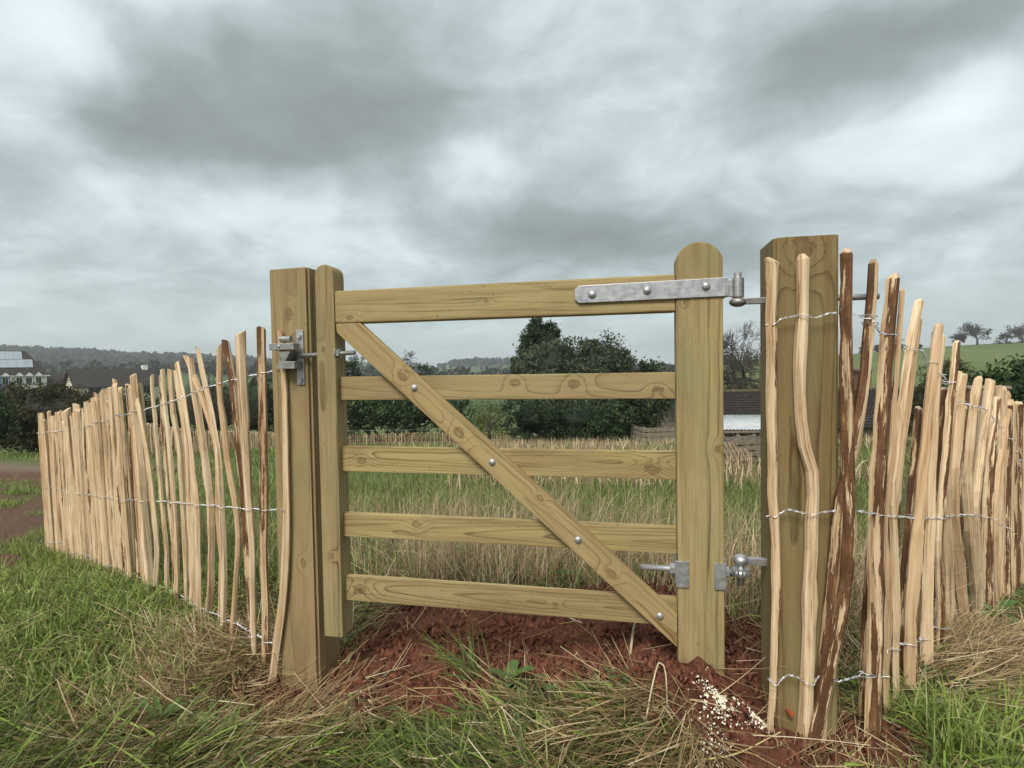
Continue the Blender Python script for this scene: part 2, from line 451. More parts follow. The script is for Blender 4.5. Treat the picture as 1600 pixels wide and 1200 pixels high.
xs = np.concatenate([-np.geomspace(2600, 4.6, 70)[:-1], np.arange(-4.6, 4.6001, 0.035), np.geomspace(4.6, 2600, 70)[1:]])
ys = np.concatenate([-np.geomspace(60, 0.5, 12), np.arange(-0.3, 0.9, 0.2), np.arange(0.9, 5.2, 0.035), np.geomspace(5.2, 3000, 110)])
X, Y = np.meshgrid(xs, ys)
S = soil_mask(X, Y); TR = track_mask(X, Y)
Z = terrain(X, Y)
nearm = sstep(9, 4, Y) * (np.abs(X) < 6)
clod = fbm(X * 9, Y * 9, 3, 4) - 0.5; clod2 = np.maximum(fbm(X * 17, Y * 17, 8, 3) - 0.5, 0)
Z = Z + nearm * (S * (clod * 0.075 + clod2 * 0.10 + (fbm(X * 31, Y * 31, 13, 2) - 0.5) * 0.03) + (1 - S) * (fbm(X * 2.2, Y * 2.2, 4) - 0.5) * 0.05) + TR * (fbm(X * 2.5, Y * 2.5, 6) - 0.5) * 0.12
far = sstep(5, 15, Y)
Z = Z + far * (fbm(X * 0.25, Y * 0.25, 2) - 0.5) * 0.25
nx, ny = len(xs), len(ys)
idx = np.arange(nx * ny).reshape(ny, nx)
F = np.stack([idx[:-1, :-1], idx[:-1, 1:], idx[1:, 1:], idx[1:, :-1]], -1).reshape(-1, 4)
gravel = sstep(13.0, 13.6, Y + 0.4 * np.sin(X * 0.5)) * (1 - sstep(14.4, 15.0, Y + 0.4 * np.sin(X * 0.5))) * (X < -8) * (1 - 0.0)
me = np_mesh('ground', np.stack([X, Y, Z], -1).reshape(-1, 3), F, np.stack([S, TR, gravel], -1).reshape(-1, 3), True)
m, t, b, o = new_mat('ground surface')
wc = t.add('ShaderNodeTexCoord').outputs['Object']
msk = t.xyz(t.add('ShaderNodeAttribute', attribute_name='Col').outputs['Vector'])
nA = t.noise(wc, 26, 6, 0.65); nB = t.noise(wc, 3.0, 6, 0.6); nC = t.noise(wc, 90, 4, 0.6)
mixn = t.m('ADD', t.m('MULTIPLY', nA, 0.6), t.m('MULTIPLY', nC, 0.4))
soil = t.ramp(mixn, [(0.28, (0.020, 0.008, 0.005)), (0.43, (0.090, 0.031, 0.018)), (0.56, (0.155, 0.056, 0.032)), (0.74, (0.25, 0.118, 0.075))])
track = t.ramp(mixn, [(0.3, (0.05, 0.026, 0.018)), (0.5, (0.125, 0.064, 0.043)), (0.75, (0.22, 0.13, 0.095))])
grav = t.ramp(mixn, [(0.3, (0.12, 0.075, 0.055)), (0.7, (0.26, 0.19, 0.15))])
lit = t.ramp(mixn, [(0.25, (0.030, 0.020, 0.012)), (0.5, (0.085, 0.065, 0.030)), (0.7, (0.15, 0.115, 0.055))])
farg = t.ramp(nB, [(0.3, (0.065, 0.098, 0.022)), (0.55, (0.10, 0.125, 0.035)), (0.75, (0.19, 0.165, 0.075))])
pz = t.xyz(wc)
lit = t.mix(t.rng(pz[1], 5.0, 11.0), lit, farg)
c = t.mix(msk[2], t.mix(msk[1], t.mix(msk[0], lit, soil), track), grav)
t.l.new(c, b.inputs['Base Color']); b.inputs['Roughness'].default_value = 0.95
bump(t, b, mixn, 1.0, 0.03)
tag(link('ground', me, m), kind='structure')

# ------------------------------------------------------------------ far hills
def hill(name, prof, d0, d1, z0, mat, depth=250, rows=26, rough=2.0, seed=1):
    """prof: skyline points (px, py) seen at distance d1; the slope runs down towards distance d0"""
    prof = np.array(prof, float)
    pxs = np.linspace(prof[0, 0], prof[-1, 0], 90)
    pys = np.interp(pxs, prof[:, 0], prof[:, 1])
    V = []
    for j in range(rows + 8):
        for px, py in zip(pxs, pys):
            top = at(px, py, d1)
            if j <= rows:
                k = j / rows; d = d0 + (d1 - d0) * k
                xx = (px - 800) / FPX * d
                z = z0 + (top[2] - z0) * (k ** 0.8)
            else:
                k = (j - rows) / 8; d = d1 + depth * k; xx = (px - 800) / FPX * d; z = top[2] - (top[2] - z0) * (k ** 1.6)
            z += (fbm(xx / 60, d / 60, seed) - 0.5) * rough * (0 if j == rows else 1)
            V.append((xx, d, z))
    R = rows + 8; idx = np.arange(R * 90).reshape(R, 90)
    F = np.stack([idx[:-1, :-1], idx[:-1, 1:], idx[1:, 1:], idx[1:, :-1]], -1).reshape(-1, 4)
    V = np.array(V)
    o = link(name, np_mesh(name, V, F, None, True), mat); tag(o, kind='structure')
    return V.reshape(R, 90, 3)


def field_mat(name, c1, c2, c3, sc):
    m, t, b, o = new_mat(name)
    wc = t.add('ShaderNodeTexCoord').outputs['Object']
    n = t.noise(wc, sc, 5, 0.55); n2 = t.noise(wc, sc * 14, 4, 0.6)
    t.l.new(t.ramp(t.m('ADD', t.m('MULTIPLY', n, 0.7), t.m('MULTIPLY', n2, 0.3)), [(0.35, c1), (0.5, c2), (0.65, c3)]), b.inputs['Base Color'])
    b.inputs['Roughness'].default_value = 0.95
    return m


MEADOW = field_mat('meadow', (0.075, 0.105, 0.024), (0.098, 0.130, 0.032), (0.125, 0.150, 0.048), 0.03)
WOODFLOOR = field_mat('wood floor', (0.022, 0.032, 0.016), (0.04, 0.05, 0.022), (0.06, 0.062, 0.032), 0.02)
PASTURE = field_mat('far pasture', (0.045, 0.085, 0.03), (0.07, 0.11, 0.04), (0.11, 0.13, 0.06), 0.006)
hv_left = hill('wooded_hill', [(-260, 556), (-60, 549), (0, 549), (60, 552), (130, 556), (190, 560), (240, 562), (300, 563), (360, 567), (430, 571), (520, 577), (640, 583)], 330, 760, -24, WOODFLOOR, seed=3)
hv_mid = hill('pasture_hill', [(380, 572), (480, 566), (560, 564), (600, 570), (670, 577), (705, 572), (740, 568), (800, 569), (860, 573), (960, 578), (1100, 582), (1250, 584)], 420, 950, -24, PASTURE, seed=5)
hv_right = hill('meadow_hill', [(960, 584), (1060, 576), (1130, 566), (1200, 559), (1330, 553), (1400, 547), (1480, 541), (1600, 534), (1750, 527), (1900, 524)], 95, 255, -10.5, MEADOW, rough=0.5, seed=7)
hv_low = hill('valley_side', [(-300, 586), (0, 583), (150, 580), (300, 580), (420, 583), (560, 588), (760, 590), (900, 589), (1100, 588)], 190, 330, -16, PASTURE, depth=120, seed=9)

# ------------------------------------------------------------------ foliage builders
def crown_mesh(name, blobs, n, leaf, cols, seed, aspect=0.5, clusters=60, spread=0.16, shell=0.55, flat=0.0, core=0.0):
    """leaf-sized faces gathered in clumps through the volume of some ellipsoids. blobs: (centre, radii)"""
    rs = np.random.RandomState(seed)
    vol = np.array([r[0] * r[1] * r[2] for c, r in blobs]) ** 0.7; vol = vol / vol.sum()
    cc, cr, tone = [], [], []
    which = rs.choice(len(blobs), clusters, p=vol)
    for k in which:
        c, r = blobs[k]
        d = rs.normal(size=3); d /= np.linalg.norm(d)
        rad = shell + (1.06 - shell) * rs.rand() ** 0.6
        cc.append(np.array(c) + d * np.array(r) * rad); cr.append(np.mean(r) * spread * 2.2 * (0.6 + 0.8 * rs.rand())); tone.append(rs.rand())
    cc = np.array(cc); cr = np.array(cr); tone = np.array(tone)
    k = rs.randint(0, clusters, n)
    p = cc[k] + rs.normal(size=(n, 3)) * cr[k][:, None] * np.array([0.62, 0.62, 0.5])
    a = rs.normal(size=(n, 3)); a[:, 2] *= (1 - flat); a /= np.linalg.norm(a, axis=1)[:, None]
    bdir = np.cross(a, rs.normal(size=(n, 3))); bdir /= np.linalg.norm(bdir, axis=1)[:, None]
    L = leaf * (0.6 + 0.8 * rs.rand(n))[:, None]
    V = np.stack([p - a * L * 0.5, p + bdir * L * aspect * 0.5 + a * L * 0.05, p + a * L * 0.5, p - bdir * L * aspect * 0.5 + a * L * 0.05], 1).reshape(-1, 3)
    F = np.arange(n * 4).reshape(n, 4)
    cols = np.array(cols); ci = np.clip((tone[k] * 0.7 + rs.rand(n) * 0.45) * len(cols) - 0.2, 0, len(cols) - 1).astype(int)
    c = np.repeat(cols[ci] * (0.75 + 0.5 * rs.rand(n))[:, None], 4, 0)
    if core:        # opaque core in the darkest leaf colour fills each foliage ellipsoid
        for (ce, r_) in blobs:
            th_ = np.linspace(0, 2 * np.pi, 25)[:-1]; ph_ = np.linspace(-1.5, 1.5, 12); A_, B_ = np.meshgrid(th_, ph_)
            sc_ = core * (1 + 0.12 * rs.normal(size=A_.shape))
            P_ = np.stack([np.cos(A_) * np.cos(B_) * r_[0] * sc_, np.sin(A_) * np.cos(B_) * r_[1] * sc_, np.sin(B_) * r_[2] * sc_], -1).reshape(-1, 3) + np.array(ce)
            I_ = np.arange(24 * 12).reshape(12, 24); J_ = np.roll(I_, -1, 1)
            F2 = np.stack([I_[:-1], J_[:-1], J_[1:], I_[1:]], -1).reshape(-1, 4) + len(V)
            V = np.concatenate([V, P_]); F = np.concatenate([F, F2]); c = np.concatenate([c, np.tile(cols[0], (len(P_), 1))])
    return np_mesh(name, V, F, c)


def tube_net(segs, sides=5):
    """segs: list of (p, q, r0, r1) -> verts, quads"""
    segs = [(np.asarray(p, float), np.asarray(q, float), a, b) for p, q, a, b in segs]
    P = np.array([s[0] for s in segs]); Q = np.array([s[1] for s in segs]); A = np.array([s[2] for s in segs]); B = np.array([s[3] for s in segs])
    D = Q - P; D /= np.maximum(np.linalg.norm(D, axis=1), 1e-9)[:, None]
    ref = np.where(np.abs(D[:, 2:3]) > 0.9, np.array([[1.0, 0, 0]]), np.array([[0, 0, 1.0]]))
    E1 = np.cross(D, ref); E1 /= np.linalg.norm(E1, axis=1)[:, None]; E2 = np.cross(D, E1)
    an = np.arange(sides) / sides * 2 * np.pi
    ring = np.cos(an)[None, :, None] * E1[:, None, :] + np.sin(an)[None, :, None] * E2[:, None, :]
    V = np.concatenate([P[:, None] + ring * A[:, None, None], Q[:, None] + ring * B[:, None, None]], 1).reshape(-1, 3)
    n = len(segs); base = np.arange(n)[:, None] * sides * 2; i = np.arange(sides)[None, :]; j = (i + 1) % sides
    F = np.stack([base + i, base + j, base + sides + j, base + sides + i], -1).reshape(-1, 4)
    return V, F


def bare_branches(height, levels, seed, spread=0.55, trunk_r=0.25, trunk_frac=0.22, kids=(3, 4), up=0.25, twist=0.5, shrink=0.72):
    rs = np.random.RandomState(seed); trunk, crown = [], []
    def grow(p, d, L, r, lev):
        n = 3; q = p
        for i in range(n):
            dd = d + rs.normal(size=3) * 0.16 * twist * (1.5 if lev else 0.6); dd[2] += up * 0.1; dd /= np.linalg.norm(dd)
            q2 = q + dd * L / n; r2 = r * (1 - 0.14)
            (trunk if lev == 0 else crown).append((q, q2, r, r2)); 
            if lev > 0 and lev < levels and i < n - 1 and rs.rand() < 0.75:
                s = dd + rs.normal(size=3) * spread * 1.1; s[2] += up * 0.5; s /= np.linalg.norm(s)
                grow(q2, s, L * 0.62, r2 * 0.5, lev + 1)
            q, r, d = q2, r2, dd
        if lev < levels:
            for k in range(rs.randint(kids[0], kids[1] + 1)):
                s = d + rs.normal(size=3) * spread * (1.35 if lev == 0 else 1.0); s[2] += up; s /= np.linalg.norm(s)
                grow(q, s, L * shrink * (0.8 + 0.4 * rs.rand()) * (1.25 if lev == 0 else 1), r * 0.66, lev + 1)
    grow(np.zeros(3), np.array([0, 0, 1.0]), height * trunk_frac, trunk_r, 0)
    return trunk, crown


def bare_tree(name, loc, label, group=None, height=8, seed=1, twig=0.010, **kw):
    e = empty(name, loc, 0, label, 'tree', group)
    tr, cr = bare_branches(height, kw.pop('levels', 5), seed, **kw)
    top = max(q[1][2] for q in cr); k = height / top
    tr = [(p * k, q * k, a, b) for p, q, a, b in tr]; cr = [(p * k, q * k, max(a, twig), max(b, twig)) for p, q, a, b in cr]
    V, F = tube_net(tr, 7); link('trunk', np_mesh('trunk', V, F, None, True), BARKM, e)
    V, F = tube_net(cr, 4); link('crown', np_mesh('crown', V, F), BARKM, e)
    return e


def leafy(name, loc, label, cat, blobs, n, leaf, cols, seed, group=None, trunk=0.12, mat=None, parts=('trunk', 'crown'), **kw):
    """blobs relative to loc"""
    e = empty(name, loc, 0, label, cat, group)
    link(parts[1], crown_mesh(parts[1], blobs, n, leaf, cols, seed, **kw), mat or LEAF, e)
    rs = np.random.RandomState(seed + 1); segs = []
    for c, r in blobs:
        c = np.array(c, float); foot = np.array([0.0, 0.0, -0.3])
        mid = foot + (c - foot) * 0.5 + rs.normal(size=3) * 0.08
        segs += [(foot, mid, trunk, trunk * 0.8), (mid, c, trunk * 0.8, trunk * 0.4)]
        for k in range(9):
            d = rs.normal(size=3); d[2] = abs(d[2]) * 0.8; d /= np.linalg.norm(d)
            segs.append((mid + (c - mid) * rs.rand(), c + d * np.array(r) * 0.9, trunk * 0.35, trunk * 0.08))
    V, F = tube_net(segs, 5); link(parts[0], np_mesh(parts[0], V, F), BARKM, e)
    return e


def ground_at(px, d):
    p = at(px, 650, d); return np.array([p[0], d, float(terrain(p[0], d))])


def blob_px(base, px, py, rx, ry, d, depth=None):
    """ellipsoid given where it shows and how big, as offset from base"""
    c = at(px, py, d) - base; k = d / FPX
    return (c, (rx * k, (depth or rx * k * 0.8), ry * k))


DKGREEN = [(0.015, 0.027, 0.012), (0.0255, 0.045, 0.018), (0.042, 0.069, 0.024), (0.06, 0.093, 0.033)]
GREY_G = [(0.0383, 0.0522, 0.0278), (0.0626, 0.08, 0.0418), (0.0958, 0.1148, 0.0626), (0.1392, 0.1566, 0.0958)]
MIDG = [(0.028, 0.0504, 0.0168), (0.049, 0.084, 0.0252), (0.077, 0.126, 0.0364), (0.119, 0.175, 0.056)]
BROWNG = [(0.0275, 0.025, 0.0125), (0.05, 0.045, 0.02), (0.075, 0.065, 0.0275), (0.0938, 0.09, 0.035)]
YELG = [(0.066, 0.0825, 0.0198), (0.099, 0.121, 0.0275), (0.143, 0.154, 0.044), (0.176, 0.165, 0.066)]

# mid-distance trees and shrubs beyond the field
B = ground_at(846, 41)
leafy('pine_tree', B, 'dark green pine rising highest through the gate, behind the grey-green evergreen', 'tree',
      [blob_px(B, 845, 530, 26, 30, 41), blob_px(B, 842, 515, 15, 16, 41), blob_px(B, 868, 525, 10, 14, 41), blob_px(B, 822, 560, 20, 18, 41), blob_px(B, 812, 580, 14, 10, 41), blob_px(B, 850, 590, 40, 30, 41)],
      16000, 0.30, DKGREEN, 21, trunk=0.2, aspect=0.25, clusters=170, spread=0.12, core=0.5)
B = ground_at(900, 38)
leafy('evergreen_oak', B, 'broad grey-green evergreen oak framed by the upper half of the gate', 'tree',
      [blob_px(B, 870, 570, 58, 44, 38), blob_px(B, 935, 572, 48, 50, 38), blob_px(B, 970, 570, 24, 36, 38), blob_px(B, 900, 635, 90, 45, 38), blob_px(B, 925, 545, 22, 22, 38)],
      30000, 0.22, GREY_G, 22, trunk=0.22, aspect=0.45, clusters=300, spread=0.11, core=0.62)
B = ground_at(1003, 25)
leafy('dark_shrub_tree', B, 'small dark evergreen tree next to the barn roof, half behind the gate stile', 'tree',
      [blob_px(B, 1012, 620, 38, 50, 25), blob_px(B, 1000, 580, 20, 18, 25), blob_px(B, 985, 655, 40, 30, 25)], 8000, 0.19, DKGREEN[1:] + GREY_G[1:2], 23, aspect=0.45, clusters=110, spread=0.12)
B = ground_at(880, 33)
leafy('conifer_hedge', B, 'long dark conifer hedge at the foot of the evergreen oak', 'hedge',
      [blob_px(B, 830, 655, 45, 35, 33), blob_px(B, 900, 658, 50, 34, 33), blob_px(B, 965, 660, 40, 30, 33)], 15000, 0.19, DKGREEN[:4], 24, aspect=0.35, clusters=130, spread=0.12, core=0.55)
B = ground_at(762, 34)
leafy('willow_shrub', B, 'yellow-green willow shrub behind the brace, left of the conifer hedge', 'shrub',
      [blob_px(B, 765, 655, 28, 30, 34), blob_px(B, 735, 660, 20, 22, 34)], 5000, 0.15, YELG[:3] + MIDG[2:3], 25, aspect=0.2, clusters=80, spread=0.15)
B = ground_at(600, 39.5)
leafy('laurel_hedge', B, 'mixed green laurel hedge behind the far paling, seen below the second rail', 'hedge',
      [blob_px(B, 560, 640, 34, 40, 39.5), blob_px(B, 610, 642, 34, 38, 39.5), blob_px(B, 655, 640, 36, 36, 39.5), blob_px(B, 700, 645, 36, 34, 39.5), blob_px(B, 520, 635, 36, 44, 39.5)], 12000, 0.24, DKGREEN[1:] + MIDG[1:], 26, aspect=0.5, clusters=150, spread=0.12, mat=LEAF_G, core=0.6)
B = ground_at(640, 44)
leafy('yew_tree', B, 'pointed dark yew peeping over the second rail behind the brace', 'tree',
      [blob_px(B, 640, 575, 20, 24, 44), blob_px(B, 655, 590, 24, 20, 44), blob_px(B, 630, 610, 34, 24, 44)], 5000, 0.2, DKGREEN, 27, aspect=0.3, clusters=80, spread=0.13)
B = ground_at(550, 44)
leafy('holly_tree', B, 'dark holly just right of the latch stile above the second rail', 'tree',
      [blob_px(B, 550, 585, 14, 24, 44), blob_px(B, 535, 600, 30, 30, 44)], 3500, 0.2, DKGREEN, 28, aspect=0.5, clusters=60, spread=0.14)

# left-hand hedges and shrubs
B = ground_at(90, 27)
leafy('domed_hedge', B, 'large clipped brown-green domed hedge in front of the white houses', 'hedge',
      [blob_px(B, 85, 655, 70, 48, 27), blob_px(B, 30, 650, 60, 45, 27), blob_px(B, 135, 665, 50, 36, 27)], 26000, 0.20, BROWNG, 31, aspect=0.3, clusters=420, spread=0.08, shell=0.85, core=0.86)
B = ground_at(-10, 22)
leafy('dark_hedge', B, 'dark green hedge end at the far left edge beside the track', 'hedge',
      [blob_px(B, -14, 655, 30, 40, 22), blob_px(B, -70, 650, 50, 48, 22)], 6000, 0.13, DKGREEN[1:], 32, aspect=0.5, clusters=130, spread=0.12, shell=0.8, core=0.8)
B = ground_at(230, 41)
leafy('low_hedge', B, 'low dark hedge below the bungalow, seen between the left pales', 'hedge',
      [blob_px(B, 200, 645, 50, 34, 41), blob_px(B, 265, 645, 45, 36, 41), blob_px(B, 330, 640, 45, 44, 41), blob_px(B, 400, 635, 50, 50, 41), blob_px(B, 455, 630, 40, 50, 41)], 12000, 0.2, DKGREEN[1:] + BROWNG[1:3], 33, aspect=0.4, clusters=170, spread=0.10, core=0.7)
B = ground_at(325, 38)
e = empty('bare_shrub', B, 0, 'leafless shrub with upright fan of thin twigs above the left fence', 'shrub')
rs = np.random.RandomState(5); segs = []
for k in range(90):
    a = rs.normal() * 0.30; b_ = rs.normal() * 0.25; L = 3.9 + rs.rand() * 1.3
    p = np.array([a * 0.9, b_ * 0.9, 0.0]); d = np.array([a * 0.9, b_ * 0.9, 1.0]); d /= np.linalg.norm(d)
    for s in range(5):
        q = p + (d + rs.normal(size=3) * 0.05) * L / 5; segs.append((p, q, 0.028 * (1 - s / 6), 0.028 * (1 - (s + 1) / 6)))
        if s > 1:
            q2 = p + (d + rs.normal(size=3) * 0.25) * L / 4; segs.append((p, q2, 0.012, 0.006))
        p = q
V, F = tube_net(segs, 4); link('twigs', np_mesh('twigs', V, F), BARKM, e)

# laurel on the right behind the fence
B = np.array([9.6, 10.2, -1.5])
leafy('laurel_bush', B, 'big glossy dark laurel behind the right-hand end of the paling', 'bush',
      [blob_px(B, 1610, 640, 70, 80, 10.2), blob_px(B, 1560, 640, 42, 60, 10.2), blob_px(B, 1520, 660, 30, 45, 10.2), blob_px(B, 1600, 740, 100, 60, 10.2)], 15000, 0.115, DKGREEN[1:] + MIDG[1:3], 35, aspect=0.38, clusters=330, spread=0.07, mat=LEAF_G, shell=0.7, core=0.7)
B = np.array([14.0, 15.0, -2.0])
leafy('bramble_thicket', B, 'grey leafless bramble thicket between the fence and the meadow', 'thicket',
      [blob_px(B, 1490, 610, 45, 40, 15), blob_px(B, 1440, 640, 50, 40, 15)], 6000, 0.2, [(0.03, 0.04, 0.016), (0.05, 0.055, 0.025), (0.07, 0.07, 0.035)], 36, aspect=0.12, clusters=90, spread=0.14)

# bare oaks
B = at(1160, 622, 58)
bare_tree('bare_oak', B, 'spreading leafless oak between the gate stile and the hanging post', None, 8.2, 7, 0.016, levels=5, trunk_r=0.42, spread=0.8, kids=(4, 5), trunk_frac=0.12, up=0.14, shrink=0.76)
OAKS = [(1495, 541, 25, 2, 'small round bare tree on the skyline, leftmost of the meadow trees'), (1527, 539, 41, 3, 'large domed bare oak standing on the meadow skyline'),
        (1573, 538, 33, 4, 'thin bare tree on the skyline right of the large domed oak'), (1597, 537, 38, 5, 'bare skyline tree cut by the right edge of the picture')]
for px, py, hpx, sd_, lab in OAKS:
    bare_tree('skyline_oak', at(px, py, 250) - np.array([0, 0, 0.6]), lab, 'bare trees along the meadow skyline', hpx * 250 / FPX, sd_ + 40, 0.05, levels=5, trunk_r=0.6, spread=0.75, kids=(3, 4), trunk_frac=0.17, up=0.10, shrink=0.74)


def far_wood(name, label, pts, size, cols, seed):
    """a wood too far off to count: crowns as lumpy leaf clumps"""
    rs = np.random.RandomState(seed); n = len(pts); per = 26
    s = size * (0.6 + 0.8 * rs.rand(n))
    tone = rs.rand(n)
    p = np.repeat(pts, per, 0); S_ = np.repeat(s, per)[:, None]
    d = rs.normal(size=(n * per, 3)); d /= np.linalg.norm(d, axis=1)[:, None]
    p = p + d * S_ * np.array([0.42, 0.42, 0.5]) * (0.3 + 0.7 * rs.rand(n * per, 1)) + np.array([0, 0, 0.45]) * S_
    a = rs.normal(size=p.shape); a /= np.linalg.norm(a, axis=1)[:, None]
    b_ = np.cross(a, rs.normal(size=p.shape)); b_ /= np.linalg.norm(b_, axis=1)[:, None]
    L = S_ * 0.24
    V = np.stack([p - a * L, p + b_ * L * 0.7, p + a * L, p - b_ * L * 0.7], 1).reshape(-1, 3)
    cols = np.array(cols); ci = (np.repeat(tone, per) * len(cols)).astype(int).clip(0, len(cols) - 1)
    c = np.repeat(cols[ci] * (0.7 + 0.6 * rs.rand(n * per, 1)), 4, 0)
    o = link(name, np_mesh(name, V, np.arange(len(V)).reshape(-1, 4), c), LEAF); tag(o, label, 'woodland', kind='stuff')


def pick(hv, r0, r1, c0, c1, n, seed):
    rs = np.random.RandomState(seed); R = rs.uniform(r0, r1, n); C = rs.uniform(c0, c1, n)
    i = R.astype(int); j = C.astype(int); f = (R - i)[:, None]; g = (C - j)[:, None]
    return (hv[i, j] * (1 - f) + hv[i + 1, j] * f) * (1 - g) + (hv[i, j + 1] * (1 - f) + hv[i + 1, j + 1] * f) * g


WC = [(0.0234, 0.039, 0.0221), (0.0338, 0.052, 0.026), (0.052, 0.0624, 0.0338), (0.0715, 0.0676, 0.0442), (0.091, 0.0806, 0.0585)]
far_wood('far_wood', 'dark mixed wood covering the long hill behind the houses', np.concatenate([pick(hv_left, 9, 26.5, 0, 66, 3400, 1), pick(hv_left, 25.2, 26.5, 0, 88, 420, 2)]), 9.0, WC, 3)
far_wood('hilltop_copse', 'dark copse crowning the far pasture hill in the middle', np.concatenate([pick(hv_mid, 24.6, 26.6, 33, 47, 260, 4), pick(hv_mid, 25.6, 26.3, 14, 34, 26, 5), pick(hv_mid, 14, 25, 20, 50, 70, 6)]), 9.0, WC, 6)
far_wood('valley_wood', 'grey bare woodland low in the valley beyond the hedges', np.concatenate([pick(hv_low, 20, 26.5, 0, 88, 420, 7)]), 6.0, WC[1:], 8)
far_wood('meadow_copse', 'line of bare grey trees along the left foot of the meadow hill', np.concatenate([pick(hv_right, 22, 26.6, 3, 18, 150, 9), pick(hv_right, 25.2, 26.8, 36, 46, 26, 10)]), 3.2, WC[2:], 12)

# ------------------------------------------------------------------ gate
def gk(px, py, v):
    """photo point on the gate plane at depth v -> (u, z)"""
    q = on_plane(px, py, guv(0, v), GV) - guv(0, v); return float(q @ GU), float(q[2])


T_L, T_D = (0.385, 0.290, 0.135), (0.100, 0.060, 0.023)


def frame(name, u, v, z=0.0, label=None, cat=None, group=None):
    return empty(name, guv(u, v, z), -TH, label, cat, group)


def prism_xz(pts, y0, y1, bev=0.004):
    bm = bmesh.new()
    vs = [bm.verts.new((x, y0, z)) for x, z in pts]
    f = bm.faces.new(vs)
    r = bmesh.ops.extrude_face_region(bm, geom=[f])
    for q in r['geom']:
        if isinstance(q, bmesh.types.BMVert): q.co.y = y1
    bmesh.ops.recalc_face_normals(bm, faces=bm.faces[:])
    if bev: bmesh.ops.bevel(bm, geom=bm.edges[:], offset=bev, segments=2, affect='EDGES', profile=0.6, clamp_overlap=True)
    return bm


gate = frame('field_gate', 0, 0, 0, 'new timber field gate with four lower rails and a diagonal brace', 'gate')
gate.location = tuple(G0)


def rail(name, u0, u1, z0, z1, v0, v1, knots_px, seed, centre=(0.09, 0.01), tilt=(0.03, 0.012), spacing=0.011, bev=0.003, amp=0.5, kr=0.014):
    uc, zc = (u0 + u1) / 2, (z0 + z1) / 2
    kn = []
    for k in knots_px:
        a, c_ = gk(k[0], k[1], v0); kn.append((a - uc, c_ - zc, k[2] if len(k) > 2 else kr))
    mat = wood_mat('treated timber ' + name, T_L, T_D, centre, tilt, spacing, kn, 0.16, seed, amp)
    o = bm_obj(name, box_bm(u0 - uc, u1 - uc, v0, v1, z0 - zc, z1 - zc, bev), mat, gate)
    o.location = (uc, 0, zc); return o


def stile(name, u0, u1, z0, z1, v0, v1, shoulder, seed, parent, knots=(), T=(T_L, T_D), **kw):
    L = z1 - z0; wd = u1 - u0; uc = (u0 + u1) / 2
    pts = [(0, -wd / 2), (0, wd / 2), (shoulder - z0, wd / 2)]
    s = z1 - shoulder; R = ((wd / 2) ** 2 + s * s) / (2 * s); a0 = math.asin(min(1, wd / 2 / R))
    for k in range(1, 12):
        a = a0 - 2 * a0 * k / 12
        pts.append((L - R + R * math.cos(a), R * math.sin(a)))
    pts.append((shoulder - z0, -wd / 2))
    mat = wood_mat('treated timber ' + name, T[0], T[1], kw.get('centre', (0.10, 0.02)), kw.get('tilt', (0.012, 0.02)), kw.get('spacing', 0.012), knots, kw.get('green', 0.6), seed, kw.get('amp', 0.55), dirt=kw.get('dirt', 0))
    o = bm_obj(name, prism_xz(pts, v0, v1, 0.005), mat, parent)
    o.rotation_euler = (0, -math.pi / 2, 0); o.location = (uc, 0, z0)
    return o


stile('hanging_stile', 0.003, 0.143, 0.165, 1.53, 0.0, 0.072, 1.478, 4.0, gate, [(0.72, -0.05, 0.010), (1.18, 0.04, 0.008)], dirt=0.10, green=0.6, tilt=(0.002, 0.003), amp=0.55, centre=(0.16, 0.03))
stile('latch_stile', -1.245, -1.171, 0.175, 1.53, 0.0, 0.076, 1.487, 5.0, gate, [(1.05, 0.01, 0.008), (0.3, 0.0, 0.01)], green=0.55, tilt=(0.006, 0.008))
rail('top_rail', -1.170, 0.002, 1.318, 1.434, 0.003, 0.070, [(546, 497, 0.010), (760, 470, 0.006)], 1.0, (0.20, 0.05), (0.01, 0.01), 0.009, 0.006, 0.4)
rail('rail', -1.1705, 0.0025, 1.041, 1.126, 0.027, 0.050, [(804, 598), (897, 600, 0.016), (1028, 609, 0.012)], 2.0, (0.12, 0.02), (0.02, 0.01), 0.010, amp=0.45)
rail('rail', -1.1705, 0.0025, 0.780, 0.872, 0.027, 0.050, [(565, 720, 0.013), (1020, 732, 0.019)], 3.0, (0.055, 0.012), (0.018, 0.012), 0.0075, amp=0.62)
rail('rail', -1.1705, 0.0025, 0.540, 0.628, 0.027, 0.050, [(650, 820, 0.012)], 6.0, (0.06, -0.01), (0.03, -0.012), 0.009, amp=0.5)
rail('rail', -1.1705, 0.0025, 0.303, 0.395, 0.027, 0.050, [(563, 920, 0.018), (868, 943, 0.008)], 7.0, (0.05, 0.005), (0.035, 0.01), 0.0095, amp=0.6)
